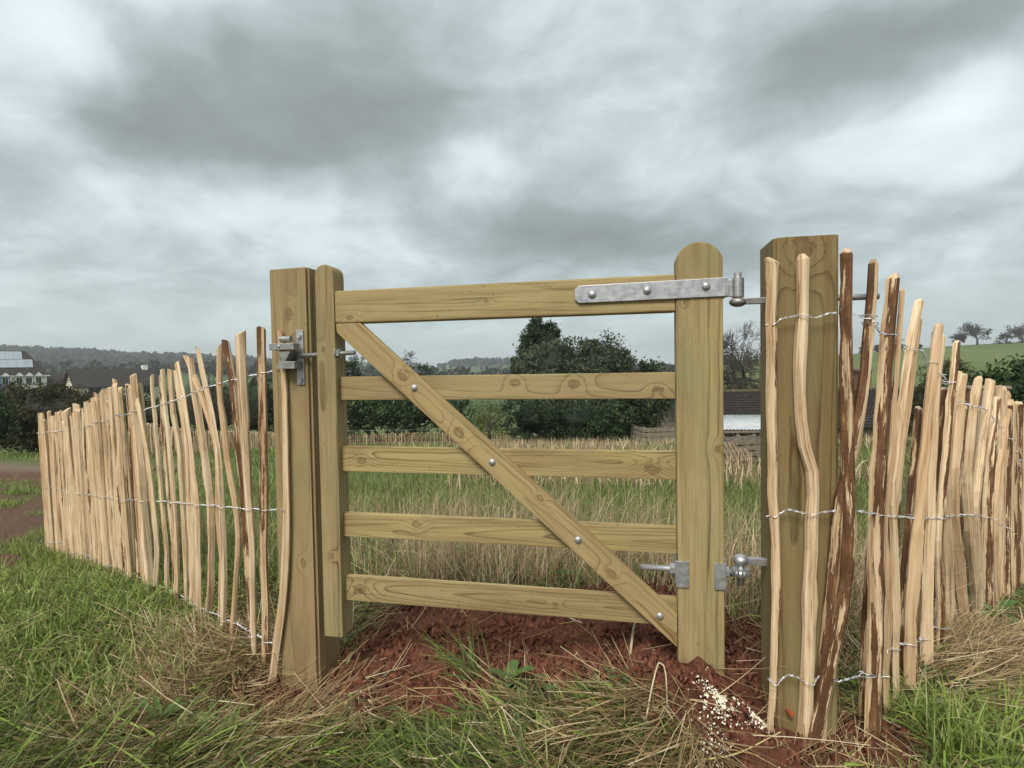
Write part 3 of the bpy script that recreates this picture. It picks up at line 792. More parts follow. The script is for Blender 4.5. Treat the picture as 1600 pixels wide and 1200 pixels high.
# brace, length along its own local X
ba = math.radians(41.9); bo = (-0.58, 0.80)
bpts = [(-1.168, 1.3165), (-1.073, 1.3165), (0.001, 0.353), (0.001, 0.245), (-1.164, 1.284)]
bl = [((p - bo[0]) * math.cos(ba) - (q - bo[1]) * math.sin(ba), (p - bo[0]) * math.sin(ba) + (q - bo[1]) * math.cos(ba)) for p, q in bpts]
bk = []
for (px, py, kr) in [(628, 588, 0.014), (717, 676, 0.016), (845, 778, 0.009), (955, 896, 0.013)]:
    a, c_ = gk(px, py, 0.002); bk.append(((a - bo[0]) * math.cos(ba) - (c_ - bo[1]) * math.sin(ba), (a - bo[0]) * math.sin(ba) + (c_ - bo[1]) * math.cos(ba), kr))
o = bm_obj('brace', prism_xz(bl, 0.002, 0.0265, 0.003), wood_mat('treated timber brace', (0.365, 0.272, 0.118), (0.15, 0.085, 0.03), (0.09, 0.0), (0.012, 0.012), 0.008, bk, 0.10, 8.0, 0.55), gate)
o.rotation_euler = (0, ba, 0); o.location = (bo[0], 0, bo[1])
for (u, z) in [(-0.874, 1.085), (-0.599, 0.830), (-0.312, 0.578), (-0.053, 0.344)]:
    bm_obj('coach_bolt', dome_bm((u, 0.002, z), (0, -1, 0), 0.0125, 0.008), GALV, gate, True)

# top hinge: strap folded round the stile, knuckle, pin through the post
hz_ = empty('strap_hinge', (0, 0, 0)); hz_.parent = gate
SL, SR = -0.312, 0.152
pts = [(SL + 0.014, 1.354), (SR, 1.3575), (SR, 1.4145), (SL + 0.014, 1.410), (SL, 1.398), (SL, 1.366)]
bm_obj('front_strap', prism_xz(pts, -0.0065, -0.0005, 0.0012), GALV, hz_)
bm_obj('back_strap', prism_xz([(SL, 1.354), (SR, 1.3575), (SR, 1.4145), (SL, 1.410)], 0.0725, 0.0785, 0.0012), GALV, hz_)
bm_obj('strap_return', box_bm(SR, SR + 0.005, -0.0062, 0.0782, 1.3585, 1.4135, 0.001), GALV, hz_)
bm_obj('strap_tongue', box_bm(SR + 0.005, 0.176, 0.028, 0.042, 1.3590, 1.4125, 0.001), GALV, hz_)
bm_obj('knuckle', cyl_bm((0.192, 0.035, 1.357), (0.192, 0.035, 1.4155), 0.0185, n=20), GALV, hz_, False)
for (u, z) in [(-0.256, 1.380), (-0.084, 1.385), (0.092, 1.390)]:
    bm_obj('coach_bolt', dome_bm((u, -0.0065, z), (0, -1, 0), 0.0135, 0.009), GALV, hz_, True)
# bottom adjustable eye bolt
ey = empty('eye_bolt', (0, 0, 0)); ey.parent = gate
bm_obj('threaded_rod', cyl_bm((-0.112, 0.030, 0.490), (0.176, 0.030, 0.490), 0.0095, n=14), GALV, ey, True)
bm_obj('nut', cyl_bm((-0.020, 0.030, 0.490), (-0.004, 0.030, 0.490), 0.0185, n=6), GALV, ey)
for u0, u1, su in ((-0.0035, 0.036, -1), (0.112, 0.1465, 1)):
    pl = box_bm(u0, u1, -0.0055, -0.0005, 0.444, 0.528, 0.001)
    if su < 0: box_bm(u0 - 0.0004, u0 + 0.0048 - 0.0004 - 0.0015, -0.0008, 0.060, 0.446, 0.545, 0.001, bm=pl)
    else: box_bm(u1 - 0.003, u1 + 0.0016, -0.0008, 0.060, 0.446, 0.540, 0.001, bm=pl)
    bm_obj('clamp_plate', pl, GALV, ey)
bm_obj('nut', cyl_bm((0.150, 0.030, 0.490), (0.160, 0.030, 0.490), 0.0175, n=6), GALV, ey)
eb = bmesh.new()
for k in range(16):
    a = 2 * math.pi * k / 16; a2 = 2 * math.pi * (k + 1) / 16
    cyl_bm((0.196 + 0.019 * math.cos(a), 0.030 + 0.019 * math.sin(a), 0.492), (0.196 + 0.019 * math.cos(a2), 0.030 + 0.019 * math.sin(a2), 0.492), 0.0125, n=10, bm=eb, caps=False)
bm_obj('eye', eb, GALV, ey, True)
# striker that drops into the latch
st = empty('latch_striker', (0, 0, 0)); st.parent = gate
bm_obj('striker_rod', cyl_bm((-1.331, 0.012, 1.205), (-1.10, 0.012, 1.212), 0.008, n=12), GALV_D, st, True)
bm_obj('nut', cyl_bm((-1.170, 0.012, 1.2095), (-1.156, 0.012, 1.210), 0.0165, n=6), GALV_D, st)
bm_obj('washer', cyl_bm((-1.1712, 0.012, 1.2095), (-1.1690, 0.012, 1.2095), 0.021, n=18), GALV_D, st)

# ------------------------------------------------------------------ gate posts
def post(name, u0, width, v0, z0, z1, label, seed, peak, knots, T, **kw):
    e = frame(name, u0 + width / 2, v0 + width / 2, 0, label, 'post', 'gate posts')
    bm = bmesh.new(); h = width / 2; L = z1 - z0
    bmesh.ops.create_cube(bm, size=1)
    for v in bm.verts: v.co = Vector((L / 2 + v.co.x * L, v.co.y * width, v.co.z * width))
    top = max(bm.faces, key=lambda f: f.calc_center_median().x)
    bmesh.ops.bevel(bm, geom=[q for q in bm.edges if abs((q.verts[0].co - q.verts[1].co).normalized().x) > 0.9], offset=kw.get('bev', 0.008), segments=2, affect='EDGES')
    top = max(bm.faces, key=lambda f: f.calc_center_median().x)
    r = bmesh.ops.poke(bm, faces=[top]); r['verts'][0].co.x += peak
    r['verts'][0].co.y += kw.get('py', 0.0); r['verts'][0].co.z += kw.get('pz', 0.0)
    mat = wood_mat('post timber ' + name + str(seed), T[0], T[1], kw.get('centre', (0.02, 0.01)), kw.get('tilt', (0.01, 0.006)), kw.get('spacing', 0.014), knots, kw.get('green', 0.35), seed, kw.get('amp', 0.42), dirt=0.16)
    o = bm_obj('shaft', bm, mat, e); o.rotation_euler = (0, -math.pi / 2, 0); o.location = (0, 0, z0)
    return e


lu = gk(485, 600, 0.030)[0]
LPW = 0.165
lp = post('latch_post', lu - LPW + 0.002, LPW, 0.030, -0.35, 1.528, 'square timber post carrying the galvanised latch, left of the gate', 12.0, 0.016, [(1.71, 0.0, 0.014), (1.0, 0.03, 0.010), (0.78, -0.03, 0.012)], ((0.345, 0.245, 0.122), (0.14, 0.084, 0.036)), centre=(0.10, 0.0), tilt=(0.01, 0.008), bev=0.010, pz=-0.035, py=-0.02)
lpx, lpy = lu - LPW / 2 + 0.002, 0.030 + LPW / 2
ru = gk(1209.5, 700, -0.065)[0]; ru1 = gk(1311, 700, -0.065)[0]
RPW = ru1 - ru
rp = post('hanging_post', ru, RPW, -0.065, -0.40, 1.512, 'thick square timber post the gate hangs on, with two pales fixed to its face', 13.0, 0.02, [(1.88, 0.01, 0.03)], ((0.265, 0.188, 0.078), (0.095, 0.057, 0.020)), centre=(0.16, 0.03), tilt=(0.006, 0.006), spacing=0.0085, green=0.40, amp=0.85, pz=0.03)
rpx, rpy = ru + RPW / 2, -0.065 + RPW / 2


def loc_to(e_u, e_v):
    return lambda u, v, z: (u - e_u, v - e_v, z)


q = loc_to(rpx, rpy)
hk = empty('hinge_hook', (0, 0, 0)); hk.parent = rp
bm_obj('hook_bar', box_bm(0.205 - rpx, ru + 0.004 - rpx, 0.026 - rpy, 0.044 - rpy, 1.334, 1.353, 0.002), GALV_D, hk)
bm_obj('hook_collar', ball_bm(q(0.192, 0.035, 1.342), 0.026, 0.026, 0.0155), GALV_D, hk, True)
bm_obj('hook_pin', cyl_bm(q(0.192, 0.035, 1.345), q(0.192, 0.035, 1.432), 0.0115, n=14), GALV_D, hk, True)
bm_obj('threaded_end', cyl_bm(q(ru1 - 0.004, 0.035, 1.343), q(ru1 + 0.14, 0.035, 1.343), 0.0095, n=12), GALV_D, hk, True)
hk = empty('hinge_hook', (0, 0, 0)); hk.parent = rp
bm_obj('hook_bar', box_bm(0.203 - rpx, ru + 0.004 - rpx, 0.020 - rpy, 0.040 - rpy, 0.518, 0.540, 0.002), GALV, hk)
bm_obj('hook_collar', ball_bm(q(0.197, 0.030, 0.531), 0.024, 0.024, 0.018), GALV, hk, True)
bm_obj('hook_pin', cyl_bm(q(0.197, 0.030, 0.530), q(0.197, 0.030, 0.452), 0.0105, n=14), GALV, hk, True)

q = loc_to(lpx, lpy)
la = empty('gate_latch', (0, 0, 0)); la.parent = lp
VF = 0.030


def lk(px, py): return gk(px, py, VF)
pu0, pz1 = lk(463.5, 516); pu1, pz0 = lk(477, 601)
bm_obj('back_plate', box_bm(pu0 - lpx, pu1 - lpx, VF - 0.006 - lpy, VF - 0.0008 - lpy, pz0, pz1, 0.0012), GALV, la)
for (px, py) in ((469, 525), (471, 594)):
    a, c_ = lk(px, py); bm_obj('screw_head', cyl_bm(q(a, VF - 0.006, c_), q(a, VF - 0.013, c_), 0.0095, n=6), GALV, la)
a0, c0 = lk(437, 548); a1, c1 = lk(474, 537)
bm_obj('catch_bar', box_bm(a0 - lpx, a1 - lpx, VF - 0.062 - lpy, VF - 0.024 - lpy, c0, c1, 0.002), GALV_D, la)
a, c_ = lk(449, 532); a2, c2 = lk(465, 531)
bm_obj('release_roller', cyl_bm(q(a, VF - 0.040, c_ + 0.002), q(a2, VF - 0.040, c2 + 0.002), 0.0115, n=16), GALV_D, la, False)
tri = [lk(449, 549.5), lk(468, 549.5), lk(459, 565), lk(455, 565)]
bm_obj('pawl', prism_xz([(u - lpx, z) for u, z in tri], VF - 0.055 - lpy, VF - 0.0065 - lpy, 0.001), GALV_D, la)
low = [lk(446, 573), lk(451, 564), lk(474, 565), lk(474, 576), lk(448, 576)]
bm_obj('lower_guide', prism_xz([(u - lpx, z) for u, z in low], VF - 0.055 - lpy, VF - 0.0065 - lpy, 0.0012), GALV_D, la)
a, c_ = lk(452, 542); bm_obj('rivet', dome_bm(q(a, VF - 0.062, c_), (0, -1, 0), 0.006, 0.004), GALV, la, True)
# loose end of wire looped over the top of the latch post
pz_ = [lk(463, 418), lk(474, 414.5), lk(484, 415), lk(492, 419)]
bm = bmesh.new()
for p0, p1 in zip(pz_[:-1], pz_[1:]): cyl_bm(q(p0[0], 0.10, p0[1] + 0.012), q(p1[0], 0.10, p1[1] + 0.012), 0.0016, n=6, bm=bm)
bm_obj('loose_wire', bm, WIRE, lp)

# ------------------------------------------------------------------ paling fences
def catmull(pts, n):
    pts = np.array(pts, float); P = np.vstack([2 * pts[0] - pts[1], pts, 2 * pts[-1] - pts[-2]])
    ds = np.concatenate([[0], np.cumsum(np.linalg.norm(np.diff(pts, axis=0), axis=1))]); ts = np.linspace(0, ds[-1], n); out = []
    for tt in ts:
        i = min(max(np.searchsorted(ds, tt) - 1, 0), len(pts) - 2); f = (tt - ds[i]) / max(ds[i + 1] - ds[i], 1e-9)
        a, b_, c_, d = P[i], P[i + 1], P[i + 2], P[i + 3]
        out.append(0.5 * (2 * b_ + (c_ - a) * f + (2 * a - 5 * b_ + 4 * c_ - d) * f ** 2 + (3 * b_ - a - 3 * c_ + d) * f ** 3))
    return np.array(out)


def pale_mesh(path, hw, seed, bark, tip='flat', n=7, toward=None):
    """path bottom->top, hw half width along the path; irregular cleft section"""
    rs = np.random.RandomState(seed); k = len(path)
    an = np.arange(n) / n * 2 * np.pi + rs.rand() * 6.28
    cuts = [(-1.57 + rs.normal() * 1.1, rs.uniform(0.35, 0.75))] + [(rs.rand() * 6.28, rs.uniform(0.35, 0.75)) for _ in range(rs.choice([1, 1, 2]))]
    if bark > 0.85: cuts = [(rs.uniform(-0.4, 3.5), rs.uniform(0.55, 0.85))]
    elif bark > 0.6: cuts = [(rs.uniform(-1.2, 0.2) - (1.2 if rs.rand() < 0.5 else 0), rs.uniform(0.3, 0.6))]
    r = np.ones(n); bk = np.ones(n) * bark
    for a0, c_ in cuts:
        cs = np.cos(an - a0); lim = np.where(cs > 0.05, c_ / np.maximum(cs, 0.05), 9)
        bk = np.where(lim < r - 1e-3, 0.0, bk); r = np.minimum(r, lim)
    # normalise the width seen from the front (x extent) to 2*hw
    yk = 0.85 * min(1.0, float(np.ptp(r * np.cos(an)) / max(np.ptp(r * np.sin(an)), 1e-6)))
    V, C, Q = [], [], []
    run = 0.0
    tw = rs.normal() * 0.35
    kn = [(rs.rand(), rs.uniform(0.08, 0.24)) for _ in range(rs.randint(0, 3))]
    for i, p in enumerate(path):
        t_ = i / (k - 1); a = an + tw * t_
        x, y = r * np.cos(a), r * np.sin(a)
        sc = 2.0 / (x.max() - x.min())
        m_ = 1 + sum(h_ * math.exp(-((t_ - c_) / 0.022) ** 2) for c_, h_ in kn) + rs.normal() * 0.035
        rr = hw[i] * sc * m_
        jit = 1 + rs.normal(size=n) * 0.03
        run += float(np.linalg.norm(p - path[i - 1])) if i else 0.0
        V.append(np.stack([p[0] + x * rr * jit, p[1] + y * rr * jit * yk, np.full(n, p[2])], 1)); C.append(bk); Q.append(np.stack([x * rr, y * rr * yk, np.full(n, run)], 1))
    if tip == 'point':
        d = path[-1] - path[-2]; d /= np.linalg.norm(d)
        sl = rs.normal(size=2) * 0.25
        V[-1] = V[-1].copy(); top = V[-1] + d * hw[-1] * 0.9; c_ = path[-1] + d * hw[-1] * 0.9
        V.append(c_ + (top - c_) * 0.45 + np.array([sl[0], sl[1], 0]) * hw[-1]); C.append(bk * 0); Q.append(Q[-1] * np.array([0.45, 0.45, 1]) + np.array([0, 0, 0.012]))
    else:
        sl = rs.normal(size=2) * 0.5
        V[-1] = V[-1] + np.stack([np.zeros(n), np.zeros(n), (V[-1][:, 0] - path[-1][0]) * sl[0] + (V[-1][:, 1] - path[-1][1]) * sl[1]], 1)
    kk = len(V); V = np.concatenate(V + [V[-1].mean(0)[None], V[0].mean(0)[None]]); C = np.concatenate(C + [np.zeros(2)]); Q = np.concatenate(Q + [Q[-1].mean(0)[None], Q[0].mean(0)[None]])
    idx = np.arange(kk * n).reshape(kk, n); nxt = np.roll(idx, -1, 1)
    quads = np.stack([idx[:-1], nxt[:-1], nxt[1:], idx[1:]], -1).reshape(-1, 4)
    tc_, bc_ = kk * n, kk * n + 1
    top = [(int(idx[-1, i]), int(nxt[-1, i]), tc_) for i in range(n)]; bot = [(int(nxt[0, i]), int(idx[0, i]), bc_) for i in range(n)]
    me = bpy.data.meshes.new('pale'); me.from_pydata([tuple(v) for v in V], [], [tuple(map(int, f)) for f in quads] + top + bot)
    a = me.color_attributes.new('Col', 'FLOAT_COLOR', 'POINT')
    c4 = np.ones((len(V), 4), np.float32); c4[:, 0] = C; a.data.foreach_set('color', c4.ravel())
    sa = me.attributes.new('Sec', 'FLOAT_VECTOR', 'POINT'); sa.data.foreach_set('vector', Q.astype(np.float32).ravel())
    sm = np.zeros(len(me.polygons), bool); me.polygons.foreach_set('use_smooth', sm)
    me.update(); return me


class Fence:
    def __init__(self, name, label, line, first=None):
        self.segs = []      # (p0, dir, length, s0)
        pts = ([first] if first is not None else []) + list(line)
        s = 0
        for a, b_ in zip(pts[:-1], pts[1:]):
            d = b_ - a; L = np.linalg.norm(d); self.segs.append((a, d / L, L, s)); s += L
        self.total = s; self.pales = []
        base = pts[0].copy(); base[2] = float(terrain(base[0], base[1])); self.base = base
        self.e = empty(name, base, 0, label, 'fence', 'chestnut paling fences')
    def pt(self, s, z):
        for i, (a, d, L, s0) in enumerate(self.segs):
            if s <= s0 + L or i == len(self.segs) - 1:
                p = a + d * (s - s0); return np.array([p[0], p[1], z])
    def normal(self, s):
        for i, (a, d, L, s0) in enumerate(self.segs):
            if s <= s0 + L or i == len(self.segs) - 1:
                n = np.array([d[1], -d[0], 0]); return n if n @ (EYE - a) > 0 else -n
    def from_px(self, px, py, seg=None):
        best = None
        for i, (a, d, L, s0) in enumerate(self.segs):
            if seg is not None and i != seg: continue
            n = np.array([d[1], -d[0], 0]); p = on_plane(px, py, a, n); s = (p - a) @ d
            lo = -0.3 if i == 0 else 0; hi = L if i < len(self.segs) - 1 else L + 3
            if seg is not None or lo <= s <= hi: best = (s0 + s, p[2])
        if best is None:
            i = len(self.segs) - 1 if px > 900 else 0
            a, d, L, s0 = self.segs[i]; n = np.array([d[1], -d[0], 0]); p = on_plane(px, py, a, n); best = (s0 + (p - a) @ d, p[2])
        return best
    def add(self, sz, w0, w1, seed, kind=0, tip='flat', off=0.0, nseg=15, n=7, world=None):
        """sz: (s, z) bottom->top; w0, w1 full width at foot and top"""
        P = np.array([self.pt(s, z) + self.normal(s) * off for s, z in sz]) if world is None else np.array(world)
        rs = np.random.RandomState(seed + 900)
        zg_ = float(terrain(P[0][0], P[0][1])) - 0.035
        if P[0][2] > zg_:
            dd_ = (P[1] - P[0]) / max(P[1][2] - P[0][2], 1e-3); P = np.vstack([P[0] + dd_ * (zg_ - P[0][2]), P[1:]])
        path = catmull(P, nseg)
        wob = np.cumsum(rs.normal(size=(nseg, 2)) * 0.0014, 0); path[:, :2] += wob - wob.mean(0)
        base = path[0].copy()
        hw = np.linspace(w0, w1, nseg) / 2 * (1 + rs.normal(size=nseg) * 0.03)
        bark = [0.35, 0.8, 1.0][kind]
        me = pale_mesh(path - base, hw, seed, bark, tip, n)
        o = link('pale', me, PALE[kind], self.e); o.location = tuple(base - self.base)
        ss = []
        for p in path:
            best = None
            for (a, d, L, s0) in self.segs:
                s = (p - a) @ d
                if -0.3 <= s <= L + (3 if s0 + L >= self.total - 1e-6 else 0) or best is None: best = s0 + s
            ss.append(best)
        ss = np.interp(np.linspace(0, 1, nseg), np.linspace(0, 1, len(sz)), [q[0] for q in sz]) if True else ss
        ss = catmull(np.array([[a, b_, 0] for a, b_ in sz]), nseg)[:, 0]
        self.pales.append((np.array(ss), path[:, 2].copy(), (w0 + w1) / 4, off))
        return o
    def wire(self, sz, r=0.0013, cross=True, wind=2.6):
        sz = sorted(sz); S_ = np.array([q[0] for q in sz]); Zs = np.array([q[1] for q in sz])
        cr = []
        for ss, zz, hw, off in self.pales:
            w_ = np.abs(zz - np.interp(ss, S_, Zs)); i = int(w_.argmin())
            if w_[i] < 0.08 and S_[0] - 0.02 <= ss[i] <= S_[-1] + 0.02: cr.append((ss[i], hw, off))
        cr.sort(); n = int((S_[-1] - S_[0]) / 0.006); s = np.linspace(S_[0], S_[-1], n)
        rad = np.full(n, 0.0028); mid = np.zeros(n)
        for c_, hw, off in cr:
            g = np.exp(-((s - c_) / (hw * 1.05)) ** 4); rad = np.maximum(rad, g * (hw * 0.92 + 0.003)); mid = np.where(g > 0.2, off, mid)
        # phase: 0 at every pale (strand in front), whole twists in between
        ph = np.zeros(n); cs = [c_ for c_, _, _ in cr]
        ph = np.zeros(n); acc = 0
        if cs:
            bounds = [s[0]] + cs + [s[-1]]
            for k, (a, b_) in enumerate(zip(bounds[:-1], bounds[1:])):
                mk = (s >= a) & (s <= b_); turns = max(1, round((b_ - a) / 0.035)) * math.pi * 2
                f = (s[mk] - a) / max(b_ - a, 1e-6); f = np.clip((f - 0.22) / 0.56, 0, 1)
                ph[mk] = acc + f * turns; acc += turns
        z = np.interp(s, S_, Zs) + np.sin(s * 31) * 0.002
        segs = []
        for sgn in (1, -1):
            P = np.array([self.pt(a, zz) + self.normal(a) * (mo + rr * math.cos(p_) * sgn) + np.array([0, 0, rr_ * math.sin(p_) * sgn]) for a, zz, mo, rr, p_, rr_ in zip(s, z, mid, rad, ph, np.minimum(rad, 0.004))])
            P = P - self.base
            segs += [(P[i], P[i + 1], r, r) for i in range(n - 1)]
        V, F_ = tube_net(segs, 5)
        link('wire', np_mesh('wire', V, F_, None, True), WIRE, self.e)


# ---- left fence
LF = Fence('paling_fence', 'split chestnut paling running left from the latch post down to the track', [LA, LB])
tr_left = [   # bottom -> top, photo points along the middle of each pale; width foot, top; kind; tip
    ([(424, 1084), (431, 1020), (440, 950), (447, 870), (448, 800), (446, 700), (444, 600), (437, 517)], 12, 9, 1),
    ([(420, 1072), (418, 960), (415, 860), (415, 750), (413, 640), (412, 515)], 12, 14, 1),
    ([(402, 1058), (399, 950), (396, 850), (391, 770), (386, 650), (381, 521)], 8, 17, 0),
    ([(388, 1045), (385, 950), (379, 850), (376, 760), (371, 690), (364, 610), (353, 533)], 11, 11, 2),
    ([(363, 1036), (369, 930), (373, 850), (367, 780), (356, 715), (351, 660), (345, 610), (344, 539)], 7, 9, 0),
    ([(353, 1014), (355, 900), (352, 800), (346, 720), (336, 660), (325, 605), (312, 545)], 9, 8, 0),
    ([(338, 1008), (341, 900), (336, 790), (332, 690), (314, 625), (304, 596), (288, 556)], 10, 8, 1),
    ([(320, 1000), (327, 900), (327, 800), (319, 720), (311, 660), (304, 610), (297, 559)], 10, 8, 0),
    ([(314, 993), (315, 900), (313, 800), (303, 700), (293, 630), (281, 565)], 9, 8, 0),
    ([(300, 985), (298, 880), (293, 780), (287, 690), (282, 640), (274, 582)], 13, 11, 0),
    ([(290, 976), (290, 880), (284, 780), (278, 690), (272, 650), (266, 577)], 11, 9, 0),
    ([(280, 968), (279, 860), (273, 770), (267, 690), (262, 640), (257, 578)], 9, 7, 0),
    ([(270, 958), (268, 850), (260, 760), (254, 690), (248, 585)], 8, 7, 1),
    ([(262, 950), (258, 850), (250, 760), (244, 690), (236, 588)], 8, 6, 0),
    ([(248, 940), (250, 850), (243, 770), (232, 690), (213, 596)], 8, 7, 0),
]
for i, (pts, w0, w1, kind) in enumerate(tr_left):
    sz = [LF.from_px(*p) for p in pts]
    d0 = LF.pt(*sz[0])[1]; k = d0 / FPX
    wl_ = [on_plane(p[0], p[1], guv(0, 0.014), GV) for p in pts] if i == 0 else None      # first pale lies against the post
    if i == 0: sz = [(0.0, p[2]) for p in wl_]
    LF.add(sz, w0 * k, w1 * k, 100 + i, kind, 'flat', 0.012 * (i % 3 - 1) * (1 if i > 1 else 0), 18, world=wl_)
prof = [LF.from_px(*p) for p in [(260, 580), (236, 590), (205, 600), (183, 608), (160, 620), (135, 635), (108, 646), (80, 652), (58, 656)]]
prof.sort(); ps = np.array([q[0] for q in prof]); pzv = np.array([q[1] for q in prof])
rs = np.random.RandomState(77); s = LF.from_px(247, 930)[0] + 0.03; i = 0
while s < LF.total + 0.02:
    f = s / LF.total; lean = rs.uniform(0.08, 0.17)
    zt = float(np.interp(s + lean, ps, pzv)) + rs.normal() * 0.03; p = LF.pt(s, 0); zb = float(terrain(p[0], p[1])) - 0.04
    mid_ = [(s + lean * q_ + rs.normal() * 0.010, zb + (zt - zb) * q_) for q_ in (0.3, 0.55, 0.8)]
    wd = rs.choice([0.026, 0.036, 0.046, 0.060], p=[0.25, 0.35, 0.27, 0.13]) * 1.12
    LF.add([(s, zb)] + mid_ + [(s + lean, zt)], wd, wd * rs.uniform(0.8, 1.0), 300 + i, int(rs.choice([0, 0, 1, 1, 0, 2], p=[0.25, 0.25, 0.2, 0.1, 0.15, 0.05])), 'flat', rs.normal() * 0.016, 13, 6)
    s += rs.uniform(0.034, 0.066); i += 1
for wp in ([(57, 677), (120, 671), (156, 660), (198, 648), (240, 636), (288, 621), (312, 609), (360, 594), (410, 583), (446, 576)],
           [(73, 759), (120, 769), (210, 780), (306, 787), (390, 795), (448, 797)],
           [(85, 842), (127, 862), (200, 890), (287, 933), (320, 952), (367, 973), (405, 994), (438, 1010)]):
    LF.wire([LF.from_px(*p) for p in wp])

# ---- right fence: two pales on the post face, then away from it
R0 = guv(ru - 0.004, -0.090)
RF = Fence('paling_fence', 'split chestnut paling with barky poles running right from the hanging post', [RA, RB], R0)
tr_right = [
    ([(1202, 1128), (1208, 1040), (1214, 930), (1213, 850), (1208, 770), (1206, 680), (1205, 600), (1207, 500), (1206, 410)], 10, 17, 1, 0),
    ([(1256, 1148), (1263, 1040), (1266, 930), (1269, 820), (1269, 735), (1256, 690), (1250, 620), (1251, 560), (1257, 490), (1258, 405)], 19, 17, 0, 0),
    ([(1272, 1155), (1290, 1080), (1306, 1000), (1320, 920), (1326, 830), (1324, 720), (1322, 600), (1322, 500), (1322, 397)], 22, 17, 2, 1),
    ([(1334, 1142), (1338, 1020), (1341, 900), (1344, 790), (1350, 700), (1358, 600), (1365, 500), (1369, 412)], 18, 13, 2, 1),
    ([(1362, 1095), (1366, 960), (1367, 830), (1372, 720), (1381, 610), (1388, 520), (1393, 436)], 22, 18, 2, 1),
    ([(1378, 1070), (1376, 930), (1378, 800), (1386, 700), (1393, 600), (1399, 520), (1405, 455)], 8, 7, 1, 1),
    ([(1386, 1080), (1388, 970), (1393, 870), (1401, 780), (1413, 690), (1423, 620), (1431, 560), (1441, 500)], 12, 12, 0, 1),
    ([(1398, 1060), (1397, 950), (1394, 850), (1392, 760), (1401, 680), (1413, 600), (1425, 530), (1436, 472)], 10, 14, 0, 1),
    ([(1417, 1062), (1418, 960), (1424, 860), (1432, 770), (1439, 690), (1447, 600), (1458, 510)], 13, 11, 0, 1),
    ([(1430, 1062), (1432, 960), (1438, 860), (1446, 760), (1453, 670), (1460, 590), (1465, 520)], 15, 10, 2, 1),
    ([(1444, 1030), (1447, 930), (1452, 830), (1458, 740), (1464, 650), (1470, 580), (1474, 526)], 12, 9, 0, 1),
    ([(1466, 1020), (1465, 920), (1463, 840), (1468, 740), (1476, 650), (1484, 590), (1490, 536)], 9, 10, 2, 1),
    ([(1490, 1016), (1488, 920), (1483, 830), (1480, 750), (1484, 680), (1490, 620), (1498, 583)], 11, 10, 0, 1),
    ([(1509, 1008), (1503, 920), (1494, 830), (1490, 750), (1494, 700), (1500, 640), (1505, 588)], 13, 9, 0, 1),
    ([(1528, 1003), (1522, 920), (1514, 830), (1512, 740), (1518, 660), (1527, 592)], 12, 11, 0, 1),
    ([(1531, 985), (1532, 900), (1526, 800), (1530, 740), (1538, 680), (1549, 596)], 9, 12, 0, 1),
    ([(1538, 975), (1540, 880), (1542, 790), (1548, 710), (1560, 623)], 18, 9, 2, 1),
    ([(1551, 968), (1549, 880), (1551, 800), (1558, 720), (1569, 639)], 9, 10, 0, 1),
]
for i, (pts, w0, w1, kind, seg) in enumerate(tr_right):
    sz = [RF.from_px(p[0], p[1], seg) for p in pts]
    d0 = RF.pt(*sz[0])[1]; k = d0 / FPX
    wd_ = None
    if i == 2:      # the leaning pole crosses in front of the post
        wd_ = [on_plane(p[0], p[1], guv(0, -0.10), GV) for p in pts]; sz = [(RF.segs[1][3] + 0.01, p[2]) for p in wd_]
    RF.add(sz, w0 * k * (1.25 if i > 2 else 1.0), w1 * k * (1.2 if i > 2 else 1.0), 500 + i, kind, 'point', 0.010 * ((i * 7) % 3 - 1) if i > 2 else 0.0, 20, world=wd_)
for i, (pts, w0, w1, kind) in enumerate([
        ([(1372, 1085), (1376, 950), (1384, 800), (1392, 690), (1400, 600)], 12, 9, 2), ([(1407, 1050), (1409, 940), (1412, 830), (1420, 720), (1428, 650)], 13, 10, 2),
        ([(1424, 1055), (1427, 940), (1434, 830), (1446, 700), (1452, 640)], 10, 9, 2), ([(1438, 1045), (1440, 940), (1447, 800), (1456, 690), (1470, 600)], 11, 9, 2),
        ([(1456, 1022), (1456, 930), (1459, 830), (1466, 720), (1480, 600)], 8, 8, 1), ([(1474, 1012), (1476, 920), (1474, 820), (1478, 720), (1488, 610)], 10, 9, 2),
        ([(1500, 1004), (1498, 900), (1500, 800), (1503, 700), (1510, 615)], 9, 9, 2), ([(1516, 998), (1512, 900), (1506, 800), (1508, 720), (1515, 640)], 11, 10, 2),
        ([(1535, 980), (1534, 880), (1535, 800), (1540, 720), (1546, 640)], 9, 9, 2), ([(1545, 972), (1546, 880), (1548, 800), (1552, 720), (1558, 650)], 11, 10, 2)]):
    sz = [RF.from_px(p[0], p[1], 1) for p in pts]; k = RF.pt(*sz[0])[1] / FPX
    RF.add(sz, w0 * k * 1.5, w1 * k * 1.4, 560 + i, kind, 'point', -0.028, 16)
prof = sorted(RF.from_px(px, py, 1) for px, py in [(1560, 628), (1569, 640), (1580, 668), (1588, 680), (1596, 697), (1606, 715)])
ps = np.array([q[0] for q in prof]); pzv = np.array([q[1] for q in prof])
rs = np.random.RandomState(78); s = RF.from_px(1556, 960, 1)[0] + 0.05; i = 0
